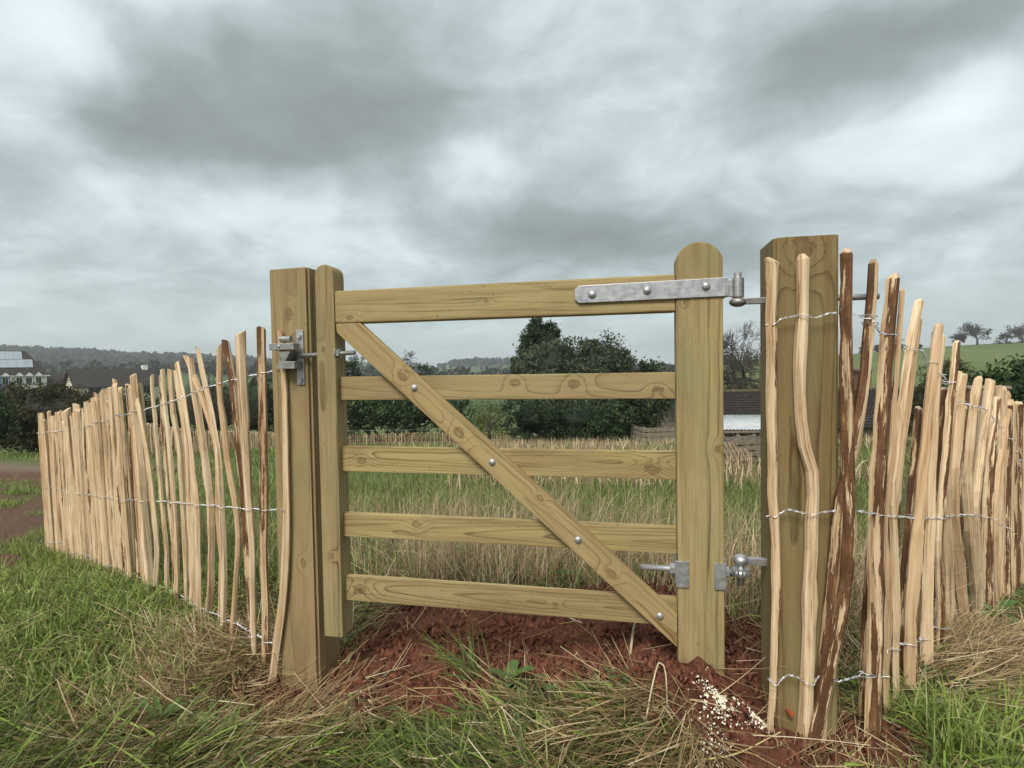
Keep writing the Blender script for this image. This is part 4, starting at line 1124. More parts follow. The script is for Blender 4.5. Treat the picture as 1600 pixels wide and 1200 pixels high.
while s < RF.total + 1.6:
    lean = rs.uniform(-0.02, 0.10)
    p = RF.pt(s, 0); zb = float(terrain(p[0], p[1])) - 0.04
    zt = zb + rs.uniform(1.26, 1.40)
    mid_ = [(s + lean * q_ + rs.normal() * 0.010, zb + (zt - zb) * q_) for q_ in (0.3, 0.55, 0.8)]
    wd = rs.choice([0.034, 0.046, 0.060])
    RF.add([(s, zb)] + mid_ + [(s + lean, zt)], wd, wd * 0.85, 700 + i, int(rs.choice([0, 0, 1, 2], p=[0.22, 0.22, 0.28, 0.28])), 'point', rs.normal() * 0.012, 13, 7)
    s += rs.uniform(0.048, 0.085); i += 1
for wp in ([(1196, 507), (1205, 509), (1220, 499), (1248, 494), (1296, 488), (1312, 488), (1332, 490), (1361, 499), (1376, 519), (1397, 529), (1421, 544), (1442, 549), (1453, 571), (1472, 587), (1487, 601), (1495, 626), (1508, 630), (1543, 640), (1558, 662), (1575, 698), (1596, 733)],
           [(1197, 806), (1210, 806), (1232, 797), (1258, 803), (1312, 796), (1353, 801), (1392, 806), (1423, 809), (1462, 808), (1483, 806), (1522, 803), (1548, 810), (1570, 827), (1598, 847)],
           [(1200, 1060), (1212, 1068), (1232, 1055), (1270, 1067), (1284, 1052), (1310, 1064), (1353, 1055), (1379, 1052), (1386, 1016), (1405, 1009), (1449, 996), (1459, 979), (1496, 983), (1514, 975), (1524, 953), (1553, 936), (1598, 925)]):
    RF.wire([RF.from_px(p[0], p[1], 0 if p[0] < 1313 else 1) for p in wp])

# ---- far fence round the field, pales share a few meshes
def gpt(px, d): p = at(px, 650, d); return np.array([p[0], d, 0.0])
FFp = [gpt(203, 16.5), gpt(300, 23), gpt(365, 30), gpt(430, 36), gpt(545, 37), gpt(790, 38)]
FF = Fence('paling_fence', 'distant low paling along the far side of the field below the hedge', FFp)
variants = []
for v_ in range(7):
    path = np.stack([RS.normal(size=5) * 0.008, RS.normal(size=5) * 0.008, np.linspace(0, 1.05 + RS.rand() * 0.10, 5)], 1); path[0, :2] = 0
    me = pale_mesh(path, np.full(5, 0.026 + RS.rand() * 0.012), 880 + v_, [0.4, 0.8, 0.8, 0.4, 1, 0.8, 1][v_], 'flat', 6); me.materials.append(PALE[[0, 1, 1, 0, 2, 1, 2][v_]]); variants.append(me)
s = 0.0
while s < FF.total:
    p = FF.pt(s, 0); p[2] = float(terrain(p[0], p[1])) - 0.05
    o = link('pale', variants[RS.randint(7) if s < FF.segs[3][3] else (4, 6)[RS.randint(2)]], None, FF.e); o.location = tuple(p - FF.base); o.scale.z = 1.0 if s < FF.segs[3][3] else 0.78; o.rotation_euler = (RS.normal() * 0.03, RS.normal() * 0.04, RS.rand() * 6.28)
    s += RS.uniform(0.108, 0.145)
for hgt in (0.2, 0.62, 1.05):
    segs = []; n = int(FF.total / 0.5); P = []
    for k in range(n + 1):
        p = FF.pt(FF.total * k / n, 0); p[2] = float(terrain(p[0], p[1])) + hgt; P.append(p - FF.base)
    V, F_ = tube_net([(a, b_, 0.003, 0.003) for a, b_ in zip(P[:-1], P[1:])], 4); link('wire', np_mesh('wire', V, F_), WIRE, FF.e)

# ------------------------------------------------------------------ buildings
WHITE = simple_mat('white render', (0.78, 0.78, 0.75), 0.85, 0.08, 1.5)
CREAM = simple_mat('cream render', (0.68, 0.64, 0.52), 0.85, 0.08, 1.5)
BLUEW = simple_mat('pale blue render', (0.30, 0.37, 0.62), 0.85, 0.06, 1.5)
DROOF = simple_mat('dark brown tiles', (0.040, 0.034, 0.031), 0.85, 0.35, 3.0)
BROOF = simple_mat('weathered barn tiles', (0.026, 0.021, 0.019), 0.9, 0.45, 5.0, bumps=0.5)
GLASS = simple_mat('window glass', (0.02, 0.022, 0.025), 0.12, 0.2, 1.0)
SOLAR = simple_mat('solar glass', (0.62, 0.66, 0.70), 0.12, 0.05, 0.5, metal=0.8)  # dark blue panels coloured light metallic grey to stand for the reflected sky
PAINT = simple_mat('white paint', (0.74, 0.74, 0.72), 0.5, 0.05, 2)
GWOOD = simple_mat('weathered grey boards', (0.20, 0.165, 0.125), 0.9, 0.35, 9, bumps=0.4)
SHEET = simple_mat('galvanised roof sheet', (0.42, 0.44, 0.45), 0.55, 0.15, 3)
MOSS = simple_mat('mossy ridge', (0.085, 0.075, 0.035), 0.95, 0.4, 9, bumps=0.5)
m, t, b, o = new_mat('brown brick'); BRICK = m
br = t.add('ShaderNodeTexBrick'); t.l.new(t.mapv(t.add('ShaderNodeTexCoord').outputs['Object'], (1, 1, 1)), br.inputs['Vector'])
br.inputs['Color1'].default_value = (0.17, 0.085, 0.058, 1); br.inputs['Color2'].default_value = (0.23, 0.12, 0.085, 1); br.inputs['Mortar'].default_value = (0.2, 0.17, 0.14, 1)
br.inputs['Scale'].default_value = 4.4; br.inputs['Mortar Size'].default_value = 0.012
t.l.new(br.outputs[0], b.inputs['Base Color'])


def quad_slab(a, b_, c_, d, th):
    """slab with top face a,b,c,d and thickness th along -normal"""
    a, b_, c_, d = map(Vector, (a, b_, c_, d)); n = (b_ - a).cross(d - a).normalized()
    bm = bmesh.new(); T_ = [bm.verts.new(v) for v in (a, b_, c_, d)]; Bt = [bm.verts.new(v - n * th) for v in (a, b_, c_, d)]
    bm.faces.new(T_); bm.faces.new(Bt[::-1])
    for i in range(4): bm.faces.new((T_[i], Bt[i], Bt[(i + 1) % 4], T_[(i + 1) % 4]))
    bmesh.ops.recalc_face_normals(bm, faces=bm.faces[:]); return bm


def poly_bm(faces):
    bm = bmesh.new()
    for f in faces: bm.faces.new([bm.verts.new(v) for v in f])
    bmesh.ops.remove_doubles(bm, verts=bm.verts[:], dist=1e-4); bmesh.ops.recalc_face_normals(bm, faces=bm.faces[:]); return bm


def window(e, x0, x1, y, z0, z1, sill=True):
    wdw = bm_obj('window', box_bm(x0, x1, y - 0.04, y + 0.06, z0, z1), PAINT, e)
    bm_obj('pane', box_bm(x0 + 0.07, (x0 + x1) / 2 - 0.03, y - 0.055, y - 0.045, z0 + 0.07, z1 - 0.07), GLASS, wdw)
    bm_obj('pane', box_bm((x0 + x1) / 2 + 0.03, x1 - 0.07, y - 0.055, y - 0.045, z0 + 0.07, z1 - 0.07), GLASS, wdw)
    if sill: bm_obj('sill', box_bm(x0 - 0.1, x1 + 0.1, y - 0.16, y - 0.0, z0 - 0.12, z0 - 0.002), simple_mat('dark sill', (0.06, 0.06, 0.06)), wdw)


# white terraced house with dormer windows and solar panels
A = at(73, 586, 100); e = empty('terraced_house', (A[0], A[1], -9), math.radians(45), 'white terraced house with solar panels on its roof, far left behind the hedge', 'house')
W = 9.0; zt = A[2] + 9
bm_obj('wall', box_bm(-5.0, 0, 0, W, 0, zt), WHITE, e); bm_obj('blue_wall', box_bm(-9.5, -5.002, -0.02, W, 0, zt), BLUEW, e)
rz = zt + 4.6; my = W / 2
rf = bm_obj('roof', poly_bm([[(-9.6, -0.45, zt), (0.4, -0.45, zt), (-2.6, my, rz), (-9.6, my, rz)], [(0.4, -0.45, zt), (0.4, W + 0.4, zt), (-2.6, my, rz)], [(0.4, W + 0.4, zt), (-9.6, W + 0.4, zt), (-9.6, my, rz), (-2.6, my, rz)], [(-9.6, -0.45, zt), (-9.6, my, rz), (-9.6, W + 0.4, zt)], [(-9.6, -0.45, zt), (-9.6, W + 0.4, zt), (0.4, W + 0.4, zt), (0.4, -0.45, zt)]]), DROOF, e)
sl = Vector((0, my + 0.45, rz - zt)); nrm = Vector((0, -(rz - zt), my + 0.45)).normalized() * 0.12
for r_ in range(2):
    for c_ in range(6):
        x1 = -1.75 - r_ * 1.35 - c_ * 1.12; f0, f1 = (0.30 + r_ * 0.33, 0.30 + r_ * 0.33 + 0.315)
        a = Vector((x1 - 1.1, -0.45, zt)) + sl * f0 + nrm; bb = Vector((x1, -0.45, zt)) + sl * f0 + nrm
        bm_obj('solar_panel', quad_slab(a, bb, Vector((x1, -0.45, zt)) + sl * f1 + nrm, Vector((x1 - 1.1, -0.45, zt)) + sl * f1 + nrm, 0.06), SOLAR, e)
bm_obj('gutter', box_bm(-9.6, 0.42, -0.62, -0.46, zt - 0.16, zt + 0.0), PAINT, e)
for x_ in (-1.15, -2.45, -3.75, -5.6):
    window(e, x_ - 0.42, x_ + 0.42, -0.03, zt - 1.55, zt - 0.32)
    bm_obj('dormer_roof', poly_bm([[(x_ - 0.75, -0.75, zt - 0.1), (x_, -0.75, zt + 0.75), (x_, 1.4, zt + 0.75), (x_ - 0.75, 1.4, zt - 0.1)], [(x_ + 0.75, -0.75, zt - 0.1), (x_, -0.75, zt + 0.75), (x_, 1.4, zt + 0.75), (x_ + 0.75, 1.4, zt - 0.1)]]), DROOF, e)
    bm_obj('dormer_gable', poly_bm([[(x_ - 0.66, -0.68, zt - 0.1), (x_ + 0.66, -0.68, zt - 0.1), (x_, -0.68, zt + 0.62)], [(x_ - 0.66, -0.5, zt - 0.1), (x_ + 0.66, -0.5, zt - 0.1), (x_, -0.5, zt + 0.62)]]), PAINT, e)
an_ = bmesh.new(); cyl_bm((-2.6, 0.6, zt + 0.6), (-2.6, 0.6, zt + 2.6), 0.04, n=6, bm=an_); cyl_bm((-2.95, 0.6, zt + 2.5), (-2.25, 0.6, zt + 2.5), 0.03, n=6, bm=an_)
bm_obj('aerial', an_, GALV_D, e)

# cream bungalow with long dark roof
A = at(119, 602, 95); e = empty('bungalow', (A[0], A[1], -9), math.radians(50), 'cream bungalow with long dark brown roof behind the left fence', 'house')
zt = A[2] + 9; L, W = 12.6, 8.0; my = W / 2; rz = zt + 2.85
bm_obj('wall', poly_bm([[(0, 0, 0), (L, 0, 0), (L, 0, zt), (0, 0, zt)], [(0, 0, 0), (0, W, 0), (0, W, zt), (0, my, rz - 0.1), (0, 0, zt)], [(L, 0, 0), (L, W, 0), (L, W, zt), (L, my, rz - 0.1), (L, 0, zt)], [(0, W, 0), (L, W, 0), (L, W, zt), (0, W, zt)]]), CREAM, e)
rf = bm_obj('roof', quad_slab((-0.5, -0.6, zt - 0.38), (L + 0.5, -0.6, zt - 0.38), (L + 0.5, my, rz), (-0.5, my, rz), 0.18), DROOF, e)
bm_obj('roof', quad_slab((L + 0.5, W + 0.6, zt - 0.38), (-0.5, W + 0.6, zt - 0.38), (-0.5, my, rz + 0.003), (L + 0.5, my, rz + 0.003), 0.18), DROOF, e)
bm_obj('barge_board', poly_bm([[(-0.53, -0.62, zt - 0.62), (-0.53, my, rz - 0.22), (-0.53, my, rz + 0.02), (-0.53, -0.62, zt - 0.36)], [(-0.53, W + .62, zt - 0.62), (-0.53, my, rz - 0.22), (-0.53, my, rz + 0.02), (-0.53, W + .62, zt - 0.36)]]), simple_mat('brown boards', (0.10, 0.045, 0.03)), e)
bm_obj('chimney', box_bm(L - 1.5, L - 0.6, my - 0.4, my + 0.4, rz - 0.5, rz + 0.65), WHITE, rf)
for x0, x1 in ((1.6, 3.6), (5.0, 6.2), (8.0, 9.2), (10.0, 11.2)): window(e, x0, x1, -0.02, zt - 1.75, zt - 0.5, False)
bm_obj('terrace_wall', box_bm(2.4, L - 4.0, -3.2, -2.9, 0, zt - 1.6), WHITE, e)
A = at(76, 584, 104); e = empty('outbuilding', (A[0], A[1], -9), math.radians(48), 'plain dark roofed outbuilding between the terraced house and the bungalow', 'outbuilding')
zt = A[2] + 9
bm_obj('wall', box_bm(-3, 6.0, 0.3, 6, 0, zt - 2.3), simple_mat('brown wall', (0.09, 0.06, 0.045)), e)
bm_obj('roof', quad_slab((-3.4, -0.4, zt - 2.4), (6.4, -0.4, zt - 2.4), (6.4, 4, zt), (-3.4, 4, zt), 0.15), DROOF, e)

# barn with tiled roof down the slope
A = at(1040, 614, 31); A2 = at(1520, 611, 31); zr = A[2]
e = empty('barn', (A[0], 27, float(terrain(A[0], 27))), 0, 'long low barn with dark tiled roof down the slope behind the gate', 'barn')
zb_ = e.location.z; LB_ = A2[0] - A[0]; ze = -2.15
bm_obj('wall', poly_bm([[(0.1, 0.5, -1), (LB_, 0.5, -1), (LB_, 0.5, ze - zb_ - 0.1 + 0.2), (0.1, 0.5, ze - zb_ + 0.1)], [(0.1, 0.5, -1), (0.1, 7.5, -1), (0.1, 7.5, ze - zb_), (0.1, 4, zr - zb_ - 0.25), (0.1, 0.5, ze - zb_ + 0.1)]]), GWOOD, e)
nc = 15
for k in range(nc):
    f0, f1 = k / nc, (k + 1.25) / nc
    y0, y1 = f0 * 4.0, min(f1, 1) * 4.0; z0_, z1_ = ze + (zr - ze) * f0 - zb_, ze + (zr - ze) * min(f1, 1) - zb_
    bm = bmesh.new(); nseg = 60
    for i in range(nseg):
        x0, x1 = -0.3 + (LB_ + 0.3) * i / nseg, -0.3 + (LB_ + 0.3) * (i + 0.97) / nseg; up_ = 0.035 + RS.rand() * 0.02
        vs = [bm.verts.new(p) for p in ((x0, y0, z0_ + up_), (x1, y0, z0_ + up_), (x1, y1, z1_), (x0, y1, z1_), (x0, y0, z0_ - 0.01), (x1, y0, z0_ - 0.01))]
        bm.faces.new(vs[:4]); bm.faces.new((vs[4], vs[5], vs[1], vs[0]))
    o = bm_obj('tile_course', bm, BROOF, e)
bm_obj('back_roof', quad_slab((LB_, 8.0, ze - zb_), (-0.3, 8.0, ze - zb_), (-0.3, 4.0, zr - zb_), (LB_, 4.0, zr - zb_), 0.1), BROOF, e)
bm_obj('mossy_ridge', cyl_bm((-0.35, 4.0, zr - zb_ + 0.02), (LB_, 4.0, zr - zb_ + 0.02), 0.11, n=8), MOSS, e)
A = at(1347, 600, 31.2); ch = empty('chimney_stack', (A[0], A[1], zr - 0.4), 0, 'brown brick chimney stack with clay pot standing behind the right fence', 'chimney')
bm_obj('stack', box_bm(-0.36, 0.36, -0.3, 0.3, -0.3, 1.45), BRICK, ch); bm_obj('cap', box_bm(-0.46, 0.46, -0.4, 0.4, 1.451, 1.57, 0.02), BRICK, ch)
bm_obj('pot', cyl_bm((0.05, 0, 1.57), (0.05, 0, 1.95), 0.15, 0.12, 12), simple_mat('terracotta', (0.26, 0.11, 0.06)), ch)

# lean-to with corrugated sheet roof
A = at(1128, 671, 23.5); e = empty('lean_to', (A[0], 23.5, float(terrain(A[0], 23.5))), 0, 'open lean-to with pale corrugated roof in front of the barn', 'shed')
zl = A[2] - e.location.z; n = 90; V = []
for j, (yy, zz) in enumerate(((0, 0), (2.4, 0.42))):
    for i in range(n + 1): V.append((i / n * 3.2, yy, zl + zz + 0.02 * math.sin(i * 2 * math.pi / 4.5) - 0.05 * i / n))
Fq = [(i, i + 1, n + 2 + i, n + 1 + i) for i in range(n)]
ro = link('roof_sheet', np_mesh('roof_sheet', V, Fq, None, True), SHEET, e); sm_ = ro.modifiers.new('thickness', 'SOLIDIFY'); sm_.thickness = 0.012
for x_ in (0.08, 0.72, 1.42, 2.1, 3.0): bm_obj('support_post', box_bm(x_ - 0.05, x_ + 0.05, 0.06, 0.16, -0.3, zl - 0.06), GWOOD, e)
bm_obj('front_beam', box_bm(0.0, 3.2, 0.02, 0.058, zl - 0.17, zl - 0.065), GWOOD, e)
for k in range(4): bm_obj('back_board', box_bm(0, 3.2, 2.3, 2.33, 0.0 + k * 0.26, 0.23 + k * 0.26), GWOOD, e)


def crate(name, loc, rz, tilt, label, w_=1.15, h_=0.62, d_=0.8, group=None):
    e = empty(name, loc, rz, label, 'pallet', group); e.rotation_euler = (tilt, 0, rz)
    for k in range(4):
        for y_ in (0, d_): 
            bm_obj('slat', box_bm(-w_ / 2, w_ / 2, y_ - 0.012, y_ + 0.012, k * h_ / 4 + 0.015, k * h_ / 4 + h_ / 4 - 0.03, 0.003), GWOOD, e)
    for x_ in (-w_ / 2 + 0.06, 0, w_ / 2 - 0.06):
        for y_ in (0.06, d_ - 0.06): bm_obj('block_post', box_bm(x_ - 0.045, x_ + 0.045, y_ - 0.046, y_ + 0.046, -0.04, h_, 0.004), GWOOD, e)
    for x_ in (-w_ / 2 + 0.01, w_ / 2 - 0.01):
        for k in range(4): bm_obj('side_slat', box_bm(x_ - 0.01, x_ + 0.01, 0.11, d_ - 0.11, k * h_ / 4 + 0.02, k * h_ / 4 + h_ / 4 - 0.03), GWOOD, e)
    return e


p = ground_at(1178, 12.3); crate('pallet_crate', p, 0.25, 0.0, 'grey pallet crate right of the gate stile, in front of the lean-to', 0.95, 0.55, 0.6)
p = ground_at(1042, 23); crate('compost_bin', p, 0.1, 0.0, 'weathered slatted compost bin at the left end of the barn roof', 2.1, 0.85, 1.6)
pl = ground_at(1168, 11.9); e = empty('loose_pallet', (pl[0] - 0.14, 11.95, pl[2] + 0.08), 0.3, 'tan pallet tipped against the front of the pallet crate', 'pallet'); e.rotation_euler = (-0.75, 0, 0.25)
for k in range(6): bm_obj('slat', box_bm(-0.30 + k * 0.105, -0.30 + k * 0.105 + 0.075, -0.01, 0.01, 0, 0.52, 0.002), simple_mat('new pallet board', (0.20, 0.155, 0.10), 0.85, 0.3, 8) if k == 0 else bpy.data.materials['new pallet board'], e)
for z_ in (0.05, 0.26, 0.47): bm_obj('bearer', box_bm(-0.31, 0.31, 0.012, 0.08, z_ - 0.04, z_ + 0.04, 0.003), bpy.data.materials['new pallet board'], e)
# crumpled tarpaulin
pb = ground_at(1139, 12.4); n = 16; V = []
for j in range(n):
    for i in range(n):
        a, c_ = i / (n - 1) - 0.5, j / (n - 1)
        V.append((a * 0.42 + 0.04 * math.sin(c_ * 7), 0.25 * c_ + 0.05 * math.sin(a * 19), 0.5 * math.sin(c_ * 1.9) * (1 - 1.2 * a * a) + 0.05 * math.sin(a * 23 + c_ * 11)))
Fq = [(j * n + i, j * n + i + 1, (j + 1) * n + i + 1, (j + 1) * n + i) for j in range(n - 1) for i in range(n - 1)]
o = link('tarpaulin', np_mesh('tarpaulin', V, Fq, None, True), simple_mat('blue tarpaulin', (0.03, 0.10, 0.18), 0.4, 0.3, 6)); o.location = tuple(pb)
sm_ = o.modifiers.new('thickness', 'SOLIDIFY'); sm_.thickness = 0.006
tag(o, 'crumpled dark blue tarpaulin lying left of the pallet crate', 'tarpaulin')
A = at(1536, 604, 8.6); zg = float(terrain(A[0], 8.6)); e = empty('garden_pier', (A[0], 8.6, zg), -0.2, 'red-brown brick pier showing between the pales in front of the laurel', 'pier')
bm_obj('brickwork', box_bm(-0.27, 0.27, -0.15, 0.15, -0.3, A[2] - zg - 0.03), BRICK, e); bm_obj('coping', box_bm(-0.29, 0.29, -0.17, 0.17, A[2] - zg - 0.0295, A[2] - zg + 0.01, 0.006), simple_mat('stone coping', (0.30, 0.22, 0.18)), e)

# ------------------------------------------------------------------ grass, straw, soil crumbs
def ground_px(px, py):
    v = ray(px, py); lo, hi = 0.5, 60.0
    for _ in range(60):
        mid_ = (lo + hi) / 2; p = EYE + v * mid_ / v[1]
        if p[2] > float(terrain(p[0], p[1])): lo = mid_
        else: hi = mid_
    return EYE + v * lo / v[1]


def blades(name, label, cat, pos, az, L, lean, curl, wd, col, mat, segs=4, tip=0.12):
    n = len(pos); tt = np.linspace(0, 1, segs + 1)
    H_ = np.zeros((n, segs + 1)); Vv = np.zeros((n, segs + 1))
    for i in range(segs):
        ph = lean + curl * (i + 0.5) / segs
        H_[:, i + 1] = H_[:, i] + np.sin(ph) * L / segs; Vv[:, i + 1] = Vv[:, i] + np.cos(ph) * L / segs
    dirv = np.stack([np.cos(az), np.sin(az), np.zeros(n)], 1); side = np.stack([-np.sin(az), np.cos(az), np.zeros(n)], 1)
    # roll the blade about its own length a little so that flat ones still show some face
    roll = RS.uniform(-0.9, 0.9, n); side = side * np.cos(roll)[:, None] + np.array([0, 0, 1.0]) * np.sin(roll)[:, None]
    ctr = pos[:, None] + dirv[:, None] * H_[..., None] + np.array([0, 0, 1.0]) * Vv[..., None]
    wt = wd[:, None] * np.maximum(1 - tt[None, :] ** 1.6, tip) * 0.5
    Vx = np.stack([ctr - side[:, None] * wt[..., None], ctr + side[:, None] * wt[..., None]], 2).reshape(-1, 3)
    base = (np.arange(n) * (segs + 1) * 2)[:, None]; i = np.arange(segs)[None] * 2
    F_ = np.stack([base + i, base + i + 1, base + i + 3, base + i + 2], -1).reshape(-1, 4)
    c = np.repeat(col, (segs + 1) * 2, 0)
    o = link(name, np_mesh(name, Vx, F_, c), mat); return tag(o, label, cat, kind='stuff')


def zground(x, y):
    s_ = soil_mask(x, y)
    return terrain(x, y) + s_ * (fbm(x * 9, y * 9, 3, 4) - 0.5) * 0.085 + (1 - s_) * (fbm(x * 2.2, y * 2.2, 4) - 0.5) * 0.05 * sstep(9, 4, y)


def gauss_sum(x, y, spots):
    g = np.zeros_like(x)
    for (px, py, r, wgt) in spots:
        c = ground_px(px, py); g = np.maximum(g, wgt * np.exp(-((x - c[0]) ** 2 + (y - c[1]) ** 2) / r ** 2))
    return g


LUSH = [(60, 960, 0.75, 1), (150, 930, 0.6, 1), (20, 1040, 0.6, 1), (120, 1010, 0.5, 1), (230, 960, 0.45, 1), (180, 1050, 0.35, 0.9), (20, 920, 0.7, 1), (60, 1120, 0.25, 0.7), (270, 1000, 0.25, 0.75),
        (1440, 1150, 0.16, 1), (1500, 1170, 0.20, 1), (1400, 1140, 0.11, 1), (1560, 1150, 0.15, 0.8), (1450, 1190, 0.16, 0.9), (1590, 1110, 0.15, 0.6), (1370, 1165, 0.08, 0.8), (1350, 1190, 0.06, 0.7)]
STRAWS = [(330, 1050, 0.32, 1), (430, 1130, 0.25, 1), (580, 1080, 0.20, 1), (1010, 1120, 0.18, 0.9), (180, 1170, 0.25, 0.8), (620, 1160, 0.2, 0.7), (1500, 1000, 0.5, 1), (1570, 1040, 0.4, 1), (380, 1000, 0.3, 1), (300, 980, 0.3, 0.8), (820, 1110, 0.12, 0.8), (900, 1180, 0.16, 0.8), (300, 1120, 0.3, 0.8), (1080, 1180, 0.12, 0.9), (1300, 1180, 0.10, 0.7), (1360, 1130, 0.12, 0.7), (1230, 1185, 0.09, 0.7)]
MIXG = [(760, 1120, 0.26, 1.0), (700, 1170, 0.22, 1.0), (960, 1150, 0.15, 0.8), (660, 1130, 0.18, 0.9), (720, 1060, 0.12, 1), (940, 1090, 0.14, 0.8), (640, 1180, 0.2, 0.8), (1040, 1180, 0.1, 0.6), (500, 1180, 0.2, 0.5), (850, 1170, 0.2, 0.6), (80, 1190, 0.3, 0.6), (300, 1170, 0.25, 0.6)]


def scatter(n, d0, d1, a0=-0.82, a1=0.82):
    d = RS.uniform(d0, d1, n); th = RS.uniform(a0, a1, n); x = np.tan(th) * d
    return x, d


def in_post(x, y):
    u, v = gu_v(x, y)
    return ((np.abs(u - rpx) < RPW / 2 + 0.02) & (np.abs(v - rpy) < RPW / 2 + 0.02)) | ((np.abs(u - lpx) < LPW / 2 + 0.02) & (np.abs(v - lpy) < LPW / 2 + 0.02))


def pcol(n, cols, p=None, jit=0.25):
    cols = np.array(cols); i = RS.choice(len(cols), n, p=p); return cols[i] * (1 - jit + 2 * jit * RS.rand(n, 1))


GREENS = [(0.1935, 0.2731, 0.0512), (0.258, 0.3413, 0.0716), (0.1381, 0.2014, 0.041), (0.3686, 0.401, 0.145)]
DULLG = [(0.1145, 0.15, 0.045), (0.1604, 0.195, 0.0674), (0.2292, 0.2476, 0.0976), (0.0764, 0.0976, 0.036)]
STRAWC = [(0.508, 0.3871, 0.2056), (0.629, 0.508, 0.3024), (0.3629, 0.248, 0.1149), (0.2419, 0.1512, 0.0726), (0.7258, 0.629, 0.4113)]
DULLS = [(0.2288, 0.1502, 0.0744), (0.3432, 0.2431, 0.1216), (0.1573, 0.103, 0.0543), (0.4576, 0.3432, 0.1859)]

# which side of the fences / gate: in front of them
def front_side(x, y):
    u, v = gu_v(x, y)
    return v < 0.15


# 1 lush green sward, near
x, y = scatter(150000, 1.25, 6.2)
lush = gauss_sum(x, y, LUSH) * (0.75 + 0.5 * fbm(x * 2.2, y * 2.2, 31))
lx = LA[0] + (y - LA[1]) / (LB[1] - LA[1]) * (LB[0] - LA[0])
keep = (RS.rand(len(x)) < sstep(0.25, 0.7, lush)) & (soil_mask(x, y) < 0.3) & ~in_post(x, y) & (RS.rand(len(x)) > track_mask(x, y) * 0.96)
x, y = x[keep], y[keep]; n = len(x); tall = sstep(0.3, 1.0, gauss_sum(x, y, [q_ for q_ in LUSH if q_[0] > 1300]))
pos = np.stack([x, y, zground(x, y) - 0.01], 1)
blades('green_grass', 'lush green grass at the lower left and lower right corners', 'grass', pos, RS.uniform(0, 6.28, n), RS.uniform(0.04, 0.115, n) * (1 + 0.9 * tall), np.abs(RS.normal(0.35, 0.3, n)), RS.uniform(0.2, 1.5, n), RS.uniform(0.004, 0.010, n), pcol(n, GREENS, None, 0.4), BLADE)
# 2 dull flattened grass everywhere in the foreground
x, y = scatter(170000, 1.25, 4.6)
sm = soil_mask(x, y); mixg = np.maximum(gauss_sum(x, y, MIXG), 0.35 * fbm(x * 3, y * 3, 33)) - 0.4 * gauss_sum(x, y, STRAWS)
keep = (RS.rand(len(x)) < sstep(0.05, 0.6, mixg) + 0.14) & (RS.rand(len(x)) > sm * 1.35) & ~in_post(x, y) & (track_mask(x, y) < 0.4)
x, y = x[keep], y[keep]; n = len(x)
pos = np.stack([x, y, zground(x, y) + RS.uniform(-0.005, 0.03, n)], 1); flow = fbm(x * 1.7, y * 1.7, 44) * 9
blades('flattened_grass', 'trampled dull green grass across the foreground', 'grass', pos, flow + RS.normal(0, 0.9, n), RS.uniform(0.08, 0.22, n) * (1 - 0.6 * sstep(-0.5, -0.15, gu_v(x, y)[1])), RS.uniform(0.6, 1.5, n), RS.uniform(0.0, 0.6, n), RS.uniform(0.003, 0.010, n), pcol(n, DULLG + GREENS[:2], None, 0.4), BLADE)
# 3 cut straw lying on the ground
x, y = scatter(130000, 1.25, 5.0); xb_, yb_ = scatter(120000, 1.25, 2.5); x = np.concatenate([x, xb_]); y = np.concatenate([y, yb_])
sm = soil_mask(x, y); st_ = np.maximum(gauss_sum(x, y, STRAWS), 0.5 * fbm(x * 2.6, y * 2.6, 35)); lu_ = gauss_sum(x, y, LUSH)
keep = (RS.rand(len(x)) < (0.08 + 0.50 * sstep(0.25, 0.85, st_)) * (1 - 0.55 * sstep(0.3, 0.8, lu_)) * (1 - 0.55 * gauss_sum(x, y, MIXG))) & (RS.rand(len(x)) > sm * 0.93) & ~in_post(x, y) & (track_mask(x, y) < 0.5)
x, y = x[keep], y[keep]; n = len(x)
pos = np.stack([x, y, zground(x, y) + RS.uniform(0.0, 0.04, n) * (0.25 + gauss_sum(x, y, STRAWS)) * (1 - 0.7 * sstep(-0.5, -0.2, gu_v(x, y)[1]))], 1); flow = fbm(x * 1.3, y * 1.3, 55) * 11
cc = np.where((RS.rand(n, 1) < 0.34), pcol(n, STRAWC), pcol(n, DULLS))
blades('cut_straw', 'cut dry straw and dead grass lying over the foreground', 'straw', pos, flow + RS.normal(0, 0.8, n), RS.uniform(0.06, 0.30, n) * (0.6 + 0.6 * RS.rand(n)), RS.uniform(1.25, 1.62, n), RS.normal(0, 0.25, n), RS.uniform(0.0014, 0.0055, n), cc, STRAW, 3, 0.5)
# 4 standing dead grass just beyond the bare soil
x, y = scatter(90000, 2.3, 9.5, -0.62, 0.62)
u, v = gu_v(x, y); dry = fbm(x * 0.9, y * 0.55, 61)
lfs = (x - LA[0]) * (LB[1] - LA[1]) - (y - LA[1]) * (LB[0] - LA[0])     # > 0 right of the left fence
rfs = (x - RA[0]) * (RB[1] - RA[1]) - (y - RA[1]) * (RB[0] - RA[0])
dens = sstep(0.65, 1.0, v + 0.4 * (fbm(x * 3, y * 3, 12) - 0.5)) * (lfs > 0.6) * (rfs < -0.4)
gp = fbm(x * 0.6 + 3, y * 0.6, 64); greeny = sstep(0.02, 0.25, (x / y) + 0.9 * (dry - 0.5)) * sstep(3.4, 4.6, y) + sstep(-0.22, -0.42, x / y) + 0.75 * sstep(0.52, 0.62, gp) * sstep(3.2, 4.4, y)
keep = (RS.rand(len(x)) < dens * sstep(7.0, 4.8, y) * (1 - 0.85 * np.clip(greeny, 0, 1)) * (0.45 + 0.8 * sstep(0.3, 0.6, dry)))
x2, y2, g2 = x[keep], y[keep], greeny[keep]; n = len(x2)
